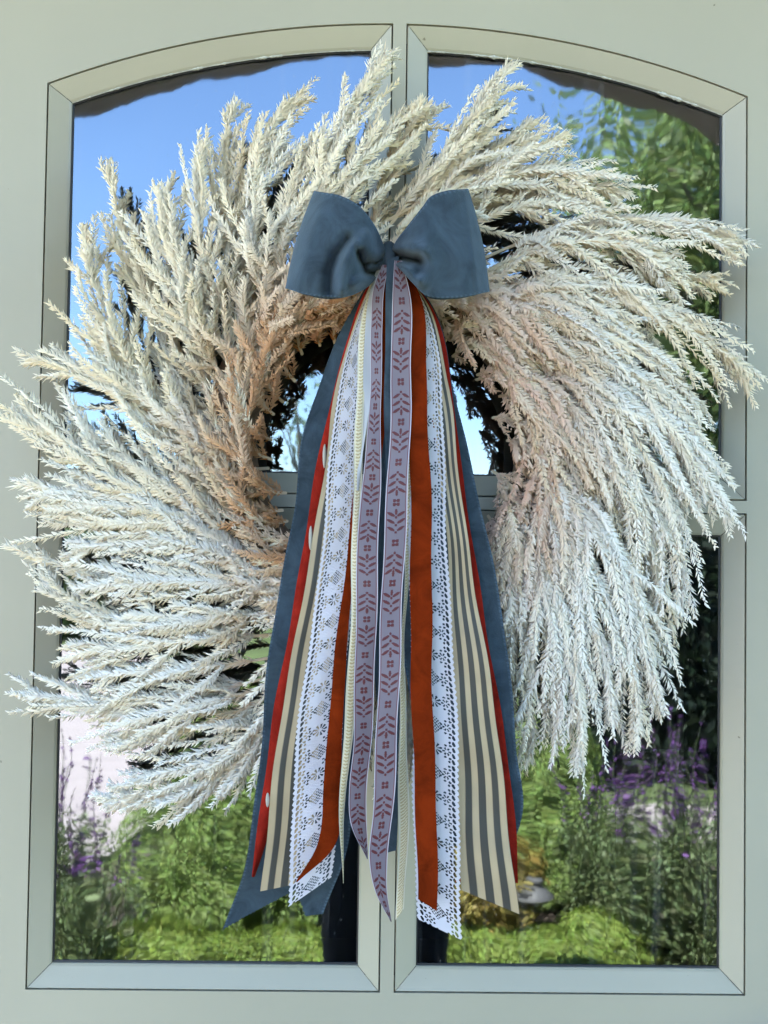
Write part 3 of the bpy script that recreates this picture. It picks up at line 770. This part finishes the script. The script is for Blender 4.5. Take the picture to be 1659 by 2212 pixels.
ribbon('lace_streamer', E((810, 598, .152), (790, 640, .152), (769, 700, .152), (735, 830, .150), (716, 960, .149), (690, 1200, .147), (665, 1400, .146), (641, 1600, .145), (628, 1800, .143), (618, 1958, .141)),
       E((818, 598, .151), (806, 640, .151), (792, 700, .150), (782, 830, .147), (778, 960, .145), (766, 1200, .143), (752, 1400, .142), (740, 1600, .140), (726, 1800, .139), (713, 1895, .137)),
       M_lace, 'white cotton lace tail left of the gold braid', mask=lace_mask(False), pattern=lace_pat, cell=.00055, ripple=.0014, seed=8, relief=.00015)
ribbon('lace_streamer', E((868, 592, .152), (886, 650, .150), (890, 760, .150), (888, 900, .149), (884, 1150, .148), (887, 1400, .146), (890, 1700, .144), (904, 1985, .140)),
       E((878, 592, .152), (915, 650, .150), (946, 760, .150), (956, 900, .149), (968, 1150, .148), (980, 1400, .146), (992, 1700, .144), (1001, 2032, .140)),
       M_lace, 'white cotton lace tail beneath the rust velvet', mask=lace_mask(True, 60), pattern=lace_pat, cell=.00055, ripple=.0010, seed=9, relief=.00015)
ribbon('rust_streamer', E((812, 600, .142), (798, 660, .140), (775, 900, .138), (756, 1120, .147), (736, 1300, .151), (717, 1500, .152), (699, 1700, .151), (676, 1840, .152), (638, 1904, .157)),
       E((818, 600, .142), (806, 660, .140), (780, 900, .138), (760, 1120, .147), (757, 1300, .149), (745, 1500, .149), (737, 1700, .147), (719, 1830, .145), (640, 1906, .156)),
       M_rust, 'rust orange velvet tail curling over the left lace', color=RUST, cell=.0011, ripple=.0008, seed=10)
ribbon('rust_streamer', E((812, 585, .150), (812, 700, .142), (812, 850, .135), (815, 990, .13)), E((838, 590, .150), (836, 700, .142), (834, 850, .135), (826, 990, .128)),
       M_rust, 'short rust velvet strip behind the lilac ribbons', color=tuple(x * .9 for x in RUST), cell=.0012, seed=11)
ribbon('rust_streamer', E((872, 575, .165), (886, 660, .166), (887, 800, .165), (884, 1000, .163), (885, 1200, .161), (891, 1500, .158), (895, 1750, .155), (901, 1942, .152)),
       E((884, 585, .163), (915, 660, .164), (922, 800, .163), (927, 1000, .162), (931, 1200, .160), (937, 1500, .157), (941, 1750, .154), (943, 1968, .151)),
       M_rust, 'long rust orange velvet tail over the right lace', color=RUST, cell=.0011, ripple=.0006, seed=12)
ribbon('braid_streamer', E((800, 610, .158), (778, 700, .158), (768, 900, .157), (764, 1130, .156), (752, 1400, .155), (742, 1550, .154), (738, 1650, .152), (736, 1790, .149), (742, 1908, .146)),
       E((818, 606, .158), (794, 700, .158), (786, 900, .157), (780, 1130, .156), (770, 1400, .155), (763, 1550, .152), (756, 1650, .150), (744, 1790, .147), (745, 1908, .145)),
       M_gold, 'gold and cream herringbone braid beside the left lilac ribbon', pattern=pat_gold, cell=.0006, ripple=.0006, seed=13, relief=.0005)
ribbon('braid_streamer', E((874, 640, .150), (880, 800, .149), (878, 1000, .147), (872, 1250, .146), (868, 1400, .145), (865, 1550, .143), (860, 1700, .141), (857, 1850, .139), (855, 1988, .137)),
       E((886, 640, .150), (890, 800, .149), (888, 1000, .147), (882, 1250, .146), (877, 1400, .145), (879, 1550, .143), (881, 1700, .141), (878, 1850, .139), (872, 1962, .137)),
       M_gold, 'gold and cream herringbone braid behind the right lilac ribbon', pattern=pat_gold, cell=.0006, ripple=.0006, seed=14, relief=.0005)
ribbon('satin_streamer', E((812, 585, .160), (796, 640, .160), (786, 760, .159), (783, 900, .157), (774, 1060, .155)),
       E((826, 580, .160), (808, 640, .161), (802, 760, .160), (796, 900, .158), (778, 1060, .156)),
       M_satin, 'pale grey satin edge turned beside the left lilac ribbon', color=PALE, cell=.0013, seed=15)
ribbon('lilac_streamer', E((826, 572, .168), (808, 620, .166), (803, 700, .163), (798, 850, .160), (788, 980, .159), (775, 1080, .159), (772, 1250, .158), (768, 1450, .157), (761, 1600, .155), (752, 1700, .153), (757, 1780, .150), (791, 1855, .146)),
       E((840, 572, .168), (831, 620, .168), (827, 700, .165), (823, 850, .162), (820, 980, .161), (819, 1080, .160), (818, 1250, .159), (812, 1450, .156), (800, 1600, .152), (791, 1700, .149), (790, 1780, .147), (793, 1856, .145)),
       M_satin, 'lilac ribbon with maroon leaf motifs beside the gold braid', pattern=pat_lilac, cell=.00045, ripple=.0007, seed=16, relief=.0003)
ribbon('satin_streamer', E((836, 560, .170), (833, 620, .168), (831, 760, .163), (833, 900, .158), (834, 1060, .150)),
       E((862, 553, .172), (852, 620, .169), (851, 760, .164), (848, 900, .159), (838, 1060, .150)), M_blue, 'slim slate blue strip falling from the knot', color=tuple(x * 1.2 for x in BLUE), cell=.0013, seed=17)
ribbon('lilac_streamer', E((852, 563, .174), (848, 640, .172), (844, 800, .169), (838, 950, .168), (831, 1150, .167), (824, 1350, .165), (812, 1550, .163), (803, 1750, .161), (800, 1860, .160), (815, 1930, .157), (845, 1990, .152)),
       E((868, 563, .174), (887, 640, .173), (887, 800, .170), (883, 950, .169), (878, 1150, .168), (870, 1350, .166), (858, 1550, .164), (847, 1750, .161), (839, 1860, .157), (838, 1930, .154), (848, 1992, .151)),
       M_satin, 'lilac ribbon with maroon leaf motifs beside the rust velvet', pattern=pat_lilac, cell=.00045, ripple=.0007, seed=18, relief=.0003)
# cream dots peeping from the turned edge of the red tail
for x, y, hh in ((701, 985, 27), (671, 1162, 27), (578, 1728, 16)):
    c = P(x, y, .1375); th_ = np.linspace(0, math.pi, 9); b = MB()
    b.tube([c + np.array([0.001 * math.sin(q), 0, 1]) * np.array([1, 1, hh * .00038 * math.cos(q)]) + np.array([0, 0, 0]) - np.array([0, 0, 1]) * 0 if False else c + np.array([0, 0, hh * .00038 * math.cos(q)]) for q in th_], [max(.0002, .0017 * math.sin(q)) for q in th_], 8)
    b.build('cream_bead', plain('cream_felt', (.36, .33, .28), .9), bow, smooth=True)

# --- loops
def crease(X, Y, poly, width, depth):
    """soft valley (depth < 0) or ridge along a polyline"""
    pts = np.array(poly, float); best = np.full(X.shape, 1e9)
    for a, c in zip(pts[:-1], pts[1:]):
        v = c - a; t = np.clip(((X - a[0]) * v[0] + (Y - a[1]) * v[1]) / (v @ v), 0, 1)
        best = np.minimum(best, np.hypot(X - a[0] - t * v[0], Y - a[1] - t * v[1]))
    return depth * np.exp(-(best / width)**2)
def bow_loop(top, bot, outer, label, creases, cx, seed):
    nu, nw = 96, 80
    T = catmull(np.array(top, float), nu); B_ = catmull(np.array(bot, float), nu)
    s_, w_ = np.meshgrid(np.linspace(0, 1, nu), np.linspace(0, 1, nw), indexing='ij')
    X = T[:, None, 0] * (1 - w_) + B_[:, None, 0] * w_; Y = T[:, None, 1] * (1 - w_) + B_[:, None, 1] * w_
    X = X + outer * 7 * np.sin(math.pi * w_) * s_**3
    D = .150 + .052 * np.sin(math.pi * np.clip(.05 + s_ * .80, 0, 1))**.8 - .010 * s_
    D += .010 * np.sin(math.pi * w_) * np.clip(s_ * 2, 0, 1) - .006 * (w_ - .5) * s_
    for poly, wd, dp in creases: D += crease(X, Y, poly, wd, dp)
    D += .0012 * np.sin(9 * s_ + 5 * w_ + seed)
    q = np.clip((s_ - .86) / .14, 0, 1); D = D + (.146 - D) * (1 - np.sqrt(1 - q * q * .999))
    # back of the loop returns behind it and shows a sliver of its inside at the lower edge
    Xb = X + (cx - X) * .015; Yb = Y + 9 * s_ * (w_ - .45) * np.sin(math.pi * np.clip(s_, 0, .97))
    Db = .136 - .010 * np.sin(math.pi * s_) + .010 * q
    V = []; C = []
    def row(i, XX, YY, DD):
        for j in range(nw):
            V.append(P(XX[i, j], YY[i, j], DD[i, j]))
            e = min(w_[i, j], 1 - w_[i, j]); c = np.array(BLUE)
            if e < .02: c = c * (1.55 if (i // 2) % 2 else .95)
            C.append(c)
    for i in range(nu): row(i, X, Y, D)
    for i in range(nu)[::-1]: row(i, Xb, Yb, Db)
    n2 = 2 * nu; idx = np.arange(n2 * nw).reshape(n2, nw)
    f = np.stack([idx[:-1, :-1], idx[:-1, 1:], idx[1:, 1:], idx[1:, :-1]], -1).reshape(-1, 4)
    o = mesh('bow_loop', V, f, M_blue, bow, colors=np.array(C), smooth=True)
    sm = o.modifiers.new('thick', 'SOLIDIFY'); sm.thickness = .0009
    o['label'] = label
bow_loop([(833, 551), (824, 522), (804, 481), (774, 446), (737, 426), (680, 413)], [(815, 596), (796, 616), (765, 634), (712, 643), (660, 635), (618, 623)], -1,
         'left velvet loop with a deep crease by the knot',
         [([(812, 590), (790, 588), (779, 560), (774, 545)], 9, -.026), ([(770, 528), (752, 552), (741, 590), (738, 622)], 13, .012), ([(752, 520), (728, 552), (716, 590), (714, 628)], 15, -.013),
          ([(822, 560), (800, 540), (790, 510)], 14, .010), ([(832, 552), (812, 566), (796, 566)], 6, -.012), ([(690, 470), (668, 540), (655, 600)], 26, .006), ([(780, 604), (765, 612)], 12, .012)], 838, 1)
bow_loop([(842, 549), (852, 527), (880, 490), (914, 449), (930, 429), (964, 415), (1012, 408)], [(850, 568), (866, 584), (890, 610), (918, 637), (985, 643), (1058, 630)], 1,
         'right velvet loop with a flat outer fold',
         [([(848, 556), (872, 556), (903, 563)], 11, -.034), ([(905, 560), (912, 572), (900, 590)], 12, -.012), ([(866, 535), (890, 530), (915, 540)], 15, .010), ([(862, 572), (885, 588), (905, 604)], 13, .016),
          ([(1006, 420), (1022, 540), (1032, 625)], 7, .004), ([(940, 450), (960, 540), (965, 620)], 30, -.005)], 838, 2)
# knot
kc = P(838, 561, .150); th_ = np.linspace(0, math.pi, 12)
b = MB(); b.tube([kc + np.array([.0005 * math.sin(3 * q), -.012 * math.sin(q), .010 * math.cos(q)]) for q in th_], [.0045 + .0025 * math.sin(q) for q in th_], 12)
b.build('knot', plain('blue_knot', BLUE, .85), bow, smooth=True)

# ------------------------------------------------------------------ garden (seen in the panes)
M_leaf = attrmat('foliage', rough=.55, trans=.3, spec=.3)
M_bark = plain('bark', (.10, .075, .055), .9, noise=.35, scale=18, bump=.8)
def leafcloud(name, pts, size, colors, parent, nrmls=None, aspect=.55):
    n = len(pts); d = nrm(rng.normal(size=(n, 3))); 
    if nrmls is not None: d = nrm(d * .8 + nrmls)
    e = nrm(np.cross(d, rng.normal(size=(n, 3)))); f = np.cross(d, e)
    s = size * rng.uniform(.6, 1.35, n)[:, None]
    V = np.stack([pts - e * s, pts + f * s * aspect, pts + e * s, pts - f * s * aspect], 1).reshape(-1, 3)
    F = np.arange(n * 4).reshape(n, 4)
    return mesh(name, V, F, M_leaf, parent, colors=np.repeat(colors, 4, axis=0))
def shade(base, n, v=.25): 
    return np.clip(np.array(base) * (1 + rng.normal(0, v, (n, 1))) * (1 + rng.normal(0, .06, (n, 3))), .004, .6)
def tree(name, label, loc, h, cr, ch, nleaf, leafsize, base, group=None, clumps=26, trunk=.12):
    r = empty(name, loc); tag(r, label, 'tree', group)
    b = MB(); tz = h - ch * .5
    b.tube([(0, 0, -.05), (.04, .02, tz * .5), (-.02, .05, tz), (.03, 0, h - ch * .15)], [trunk, trunk * .75, trunk * .5, trunk * .15], 9)
    cs = []
    for k in range(clumps):
        d = nrm(rng.normal(size=3)); q = rng.uniform(.25, 1) ** .6
        c = np.array([d[0] * cr * q, d[1] * cr * q, h - ch * .5 + d[2] * ch * .5 * q]); cs.append(c)
        if k % 3 == 0: b.tube([(0, .03, tz * .75), (c[0] * .5, c[1] * .5, (tz * .75 + c[2]) / 2), tuple(c)], [trunk * .4, trunk * .22, .012], 5)
    b.build('trunk', M_bark, r, smooth=True)
    cs = np.array(cs); which = rng.integers(0, clumps, nleaf)
    p = cs[which] + rng.normal(size=(nleaf, 3)) * np.array([cr, cr, ch * .5]) * .2
    tonec = rng.uniform(.7, 1.25, clumps)[which][:, None]
    leafcloud('crown', p, leafsize, np.clip(shade(base, nleaf) * tonec, 0, .5), r)
    return r
def shrub(name, label, loc, h, rad, n, size, base, cat='shrub', cone=1.0, group=None):
    r = empty(name, loc); tag(r, label, cat, group)
    u = rng.uniform(0, 1, n); a = rng.uniform(0, 2 * math.pi, n)
    prof = (1 - u) ** (.75 * cone) * (.35 + .65 * np.clip(u / .12, 0, 1)) if cone else np.sqrt(np.clip(1 - (2 * u - 1)**2, 0, 1)) * .95 + .05
    lump = 1 + .16 * np.sin(a * 5 + u * 9) * np.sin(u * 17 + a * 2) + .08 * np.sin(a * 11 - u * 23)
    rr = rad * prof * lump * (1 - .22 * rng.random(n)**2)
    p = np.column_stack([rr * np.cos(a), rr * np.sin(a), u * h])
    nn = np.column_stack([np.cos(a), np.sin(a), np.full(n, .5)])
    leafcloud('foliage', p, size, shade(base, n, .22), r, nrmls=nn)
    # the close inner growth behind the outer leaves
    us = np.linspace(.02, .97, 16); aa = np.linspace(0, 2 * math.pi, 24, endpoint=False)
    pr = (1 - us) ** (.75 * cone) * (.35 + .65 * np.clip(us / .12, 0, 1)) if cone else np.sqrt(np.clip(1 - (2 * us - 1)**2, 0, 1)) * .95 + .05
    V = np.array([(rad * .76 * q * math.cos(a_) * (1 + .13 * math.sin(a_ * 5 + u_ * 9)), rad * .76 * q * math.sin(a_) * (1 + .13 * math.sin(a_ * 5 + u_ * 9)), u_ * h * .97) for u_, q in zip(us, pr) for a_ in aa])
    F = np.array([(i * 24 + j, i * 24 + (j + 1) % 24, (i + 1) * 24 + (j + 1) % 24, (i + 1) * 24 + j) for i in range(15) for j in range(24)])
    mesh('inner_growth', V, F, M_leaf, r, colors=shade(np.array(base) * .8, len(V), .3))
    b = MB(); b.tube([(0, 0, -.03), (0, 0, h * .6)], [.03, .01], 6); b.build('stem', M_bark, r)
    return r
def at(px, py_, L):
    """garden spot at distance L before the door that shows at photo x on the glass"""
    q = P(px, py_, 0); f = (abs(CAM[1]) + L) / abs(CAM[1])
    return CAM[0] + (q[0] - CAM[0]) * f
GREEN = (.21, .29, .075); LIME = (.21, .28, .055); DEEP = (.028, .05, .018); GOLDL = (.34, .27, .07); PALEG = (.16, .21, .10)
shrub('conifer_shrub', 'rounded cone of bright green foliage beside the pink driveway', (at(500, 1900, 3.7), -3.7, GZ), 1.12, .60, 42000, .0095, GREEN, cone=1.0)
shrub('conifer_shrub', 'tall narrow cone of bright green foliage by the path light', (at(1195, 1900, 3.9), -3.9, GZ), 1.04, .41, 34000, .0095, GREEN, cone=1.05)
shrub('golden_shrub', 'low golden bronze leaved mound near the porch', (at(1020, 1990, 3.35), -3.35, GZ), .50, .26, 9000, .012, GOLDL, cone=0)
for k in range(16):
    px = 190 + k * 75; 
    shrub('ground_cover', 'low lime green leafy mound along the porch edge', (at(px, 2060, 3.05), -3.0 - rng.uniform(0, .2), GZ), rng.uniform(.10, .19), rng.uniform(.14, .2), 2600, .010, LIME, cat='ground cover', cone=0, group='lime mounds along the porch edge')
def salvia(loc, n, h, spread, label, group):
    r = empty('salvia_plant', loc); tag(r, label, 'plant', group)
    b = MB(); fp = []; lp = []
    for k in range(n):
        a = rng.uniform(0, 6.28); q = spread * math.sqrt(rng.random()); x, y = q * math.cos(a), q * math.sin(a)
        hh = h * rng.uniform(.75, 1.1); tx, ty = x * 1.25 + rng.normal(0, .03), y * 1.25 + rng.normal(0, .03)
        b.tube([(x * .6, y * .6, -.02), (x, y, hh * .5), (tx, ty, hh)], [.004, .003, .002], 4)
        m = 24; t = rng.uniform(0, 1, m); z = hh * (.66 + .36 * t)
        fp.append(np.column_stack([x + (tx - x) * (.32 + .72 * t) + rng.normal(0, .012, m) * (1.2 - t), y + (ty - y) * (.32 + .72 * t) + rng.normal(0, .012, m) * (1.2 - t), z]))
        m = 260; t = rng.uniform(0, 1, m)
        lp.append(np.column_stack([x * (.7 + .4 * t) + rng.normal(0, .05, m), y * (.7 + .4 * t) + rng.normal(0, .05, m), hh * .66 * t]))
    b.build('stems', plain('salvia_stem', (.10, .13, .05), .8), r)
    fp = np.concatenate(fp); lp = np.concatenate(lp)
    leafcloud('flower_spikes', fp, .011, shade((.15, .06, .20), len(fp)), r); leafcloud('leaves', lp, .011, shade((.16, .205, .085), len(lp)), r)
for px, L, n_, h_ in ((1300, 3.5, 16, .78), (1400, 3.2, 18, .80), (1490, 3.4, 18, .88), (1570, 3.1, 16, .8), (1650, 3.3, 14, .8)):
    salvia((at(px, 1900, L), -L, GZ), n_, h_, .17, 'purple flowering salvia clump right of the narrow cone shrub', 'salvias right of the porch')
for px, L, n_, h_ in ((130, 3.3, 14, .72), (60, 3.1, 14, .78), (200, 2.95, 10, .55)):
    salvia((at(px, 1900, L), -L, GZ), n_, h_, .15, 'purple flowering salvia clump beside the driveway', 'salvias left of the porch')
# path light
pl = empty('path_light', (at(1145, 2010, 3.2), -3.2, GZ)); pl.scale = (.72, .72, .95); tag(pl, 'grey metal path light with conical hat', 'path light')
M_pew = plain('grey_enamel', (.085, .083, .08), .6)
b = MB(); b.tube([(0, 0, -.05), (0, 0, .27)], .009, 8); b.build('post', M_pew, pl)
b = MB(); b.lathe([(.115, .262), (.11, .272), (.05, .305), (.03, .315), (.03, .328), (.036, .332), (.03, .342), (.0, .345)], (0, 0, 0), 24); b.lathe([(.115, .262), (.03, .29), (0, .29)], (0, 0, 0), 24); b.build('hat', M_pew, pl, smooth=True)
b = MB(); b.lathe([(.02, .22), (.028, .24), (.028, .28), (.0, .28)], (0, 0, 0), 14); b.build('lens', plain('frosted', (.7, .7, .68), .4), pl)
# dark hedge behind the walkway, trees
hd = empty('hedge', (3.2, -7.0, GZ)); tag(hd, 'tall dark evergreen hedge behind the walkway', 'hedge')
n = 26000; p = np.column_stack([rng.uniform(-1.75, 5, n), rng.uniform(-.6, .6, n), rng.uniform(0, 2.0, n)])
p[:n // 2, 1] = .6 + rng.normal(0, .05, n // 2)
leafcloud('foliage', p, .04, shade((.018, .03, .016), n), hd); b = MB(); b.box(-1.65, 4.9, -.45, .45, 0, 1.85); b.build('core', plain('hedge_core', (.01, .014, .008), 1), hd)
tree('shade_tree', 'large leafy shade tree right of the driveway', (at(1690, 700, 8.5), -8.5, GZ), 7.6, 1.8, 6.4, 60000, .04, (.20, .26, .085), clumps=46, trunk=.2)
tree('shade_tree', 'dense dark green tree behind the hedge', (at(1700, 900, 12), -12, GZ), 6.6, 2.2, 5.5, 24000, .06, (.045, .075, .025), clumps=34, trunk=.2)
tree('birch_tree', 'slim pale leaved tree beyond the driveway', (at(640, 900, 20), -20, GZ), 6.0, 1.1, 4.2, 700, .09, PALEG, clumps=20, trunk=.09)
for px, L, h_, w_ in ((160, 17, 1.9, 1.3), (250, 18, 2.2, 1.4), (340, 19, 2.0, 1.5), (60, 18, 2.4, 1.6), (-40, 17, 2.6, 1.6), (440, 21, 1.8, 1.6), (560, 23, 2.2, 1.8), (760, 24, 2.0, 1.7), (900, 25, 2.1, 1.7), (1040, 24, 1.9, 1.6), (1150, 22, 2.4, 1.7), (1260, 21, 3.0, 1.8)):
    shrub('garden_bush', 'round green bush in the far border across the driveway', (at(px, 1200, L), -L, GZ), h_, w_ * .6, 6000, .05, (.09, .14, .035), cat='bush', cone=0, group='bushes across the driveway')

# ------------------------------------------------------------------ the photographer in dark clothes
def person():
    r = empty('person', (0.025, -1.42, 0)); tag(r, 'person in dark clothes holding up a phone before the door', 'person')
    J = {'pel': (0, 0, .88, .125, .095), 'wst': (0, 0, 1.03, .115, .085), 'chs': (0, 0, 1.2, .14, .095), 'nkb': (0, .0, 1.345, .06, .055), 'nk': (0, .01, 1.40, .048, .048), 'hd1': (0, .03, 1.47, .068, .08), 'hd2': (0, .02, 1.56, .07, .085), 'hd3': (0, .01, 1.615, .045, .05)}
    Ed = [('pel', 'wst'), ('wst', 'chs'), ('chs', 'nkb'), ('nkb', 'nk'), ('nk', 'hd1'), ('hd1', 'hd2'), ('hd2', 'hd3')]
    for s, q in ((-1, 'l'), (1, 'r')):
        J.update({'h' + q: (s * .075, 0, .82, .085, .085), 'k' + q: (s * .085, .01, .46, .055, .055), 'a' + q: (s * .09, -.01, .09, .038, .04), 'f' + q: (s * .10, .13, .035, .035, .025),
                  's' + q: (s * .155, 0, 1.31, .05, .05), 'e' + q: (s * .22, .10, 1.13, .038, .038), 'w' + q: (s * .075, .27, 1.37, .025, .025), 'p' + q: (s * .055, .29, 1.405, .022, .03)})
        Ed += [('pel', 'h' + q), ('h' + q, 'k' + q), ('k' + q, 'a' + q), ('a' + q, 'f' + q), ('chs', 's' + q), ('s' + q, 'e' + q), ('e' + q, 'w' + q), ('w' + q, 'p' + q)]
        for fi in range(4):
            k0, k1 = f'g{q}{fi}', f'i{q}{fi}'
            z = 1.395 + fi * .014
            J.update({k0: (s * .052, .305, z, .008, .008), k1: (s * .036, .312, z, .007, .007)}); Ed += [('p' + q, k0), (k0, k1)]
    ks = list(J); me = bpy.data.meshes.new('body'); me.from_pydata([J[k][:3] for k in ks], [(ks.index(a), ks.index(b_)) for a, b_ in Ed], []); me.update()
    o = bpy.data.objects.new('body', me); col.objects.link(o); o.parent = r
    sk = o.modifiers.new('skin', 'SKIN'); su = o.modifiers.new('sub', 'SUBSURF'); su.levels = 2; su.render_levels = 2
    for i, k in enumerate(ks):
        me.skin_vertices[0].data[i].radius = J[k][3:5]; me.skin_vertices[0].data[i].use_root = (k == 'pel')
    m, t, bs = newmat('dark_clothes_and_skin')
    tc = N(t, 'ShaderNodeTexCoord'); sp = N(t, 'ShaderNodeSeparateXYZ'); t.links.new(tc.outputs['Object'], sp.inputs[0])
    mz = N(t, 'ShaderNodeMath', operation='GREATER_THAN'); mz.inputs[1].default_value = 1.375; t.links.new(sp.outputs[2], mz.inputs[0])
    mx = N(t, 'ShaderNodeMix', data_type='RGBA'); mx.inputs[6].default_value = (.012, .012, .016, 1); mx.inputs[7].default_value = (.45, .27, .20, 1)
    t.links.new(mz.outputs[0], mx.inputs[0]); t.links.new(mx.outputs[2], bs.inputs['Base Color']); bs.inputs['Roughness'].default_value = .85
    me.materials.append(m)
    # hair cap to the shoulders
    nh = 26; V = []; F = []
    th_ = np.linspace(0, 2 * math.pi, nh, endpoint=False)
    rows = [(1.655, .02, .0), (1.64, .06, .0), (1.60, .088, .0), (1.54, .098, -.01), (1.46, .098, -.02), (1.38, .095, -.03), (1.30, .09, -.04)]
    for z, rr, oy in rows:
        for a in th_:
            front = math.sin(a) > .35 and z < 1.60
            V.append((rr * math.cos(a) * .9, (rr * math.sin(a) if not front else .035) + oy + .01, z))
    for i in range(len(rows) - 1):
        for j in range(nh): F.append((i * nh + j, i * nh + (j + 1) % nh, (i + 1) * nh + (j + 1) % nh, (i + 1) * nh + j))
    mesh('hair', V, np.array(F), plain('brown_hair', (.06, .035, .02), .5), r, smooth=True)
    for s in (-1, 1):
        b = MB(); c = np.array([s * .028, .105, 1.515]); b.lathe([(0, -.008), (.008, -.004), (.009, 0), (.008, .004), (0, .008)], c, 10); b.build('eye', plain('eye_dark', (.05, .04, .035), .2), r, smooth=True)
    b = MB(); b.tube([(0, .105, 1.525), (0, .125, 1.485), (0, .11, 1.478)], [.006, .011, .008], 8); b.build('nose', plain('skin', (.45, .27, .20), .6), r, smooth=True)
    b = MB(); b.tube([(-.022, .104, 1.452), (0, .112, 1.45), (.022, .104, 1.452)], [.003, .006, .003], 6); b.build('mouth', plain('lips', (.35, .12, .10), .5), r, smooth=True)
person()
b = MB(); b.box(-.0226 - .036, -.0226 + .036, -1.0965, -1.0885, 1.30, 1.446)
tag(b.build('phone', plain('black_phone', (.01, .01, .012), .15), bevel=.003), 'black phone held upright by the person in dark clothes', 'phone')
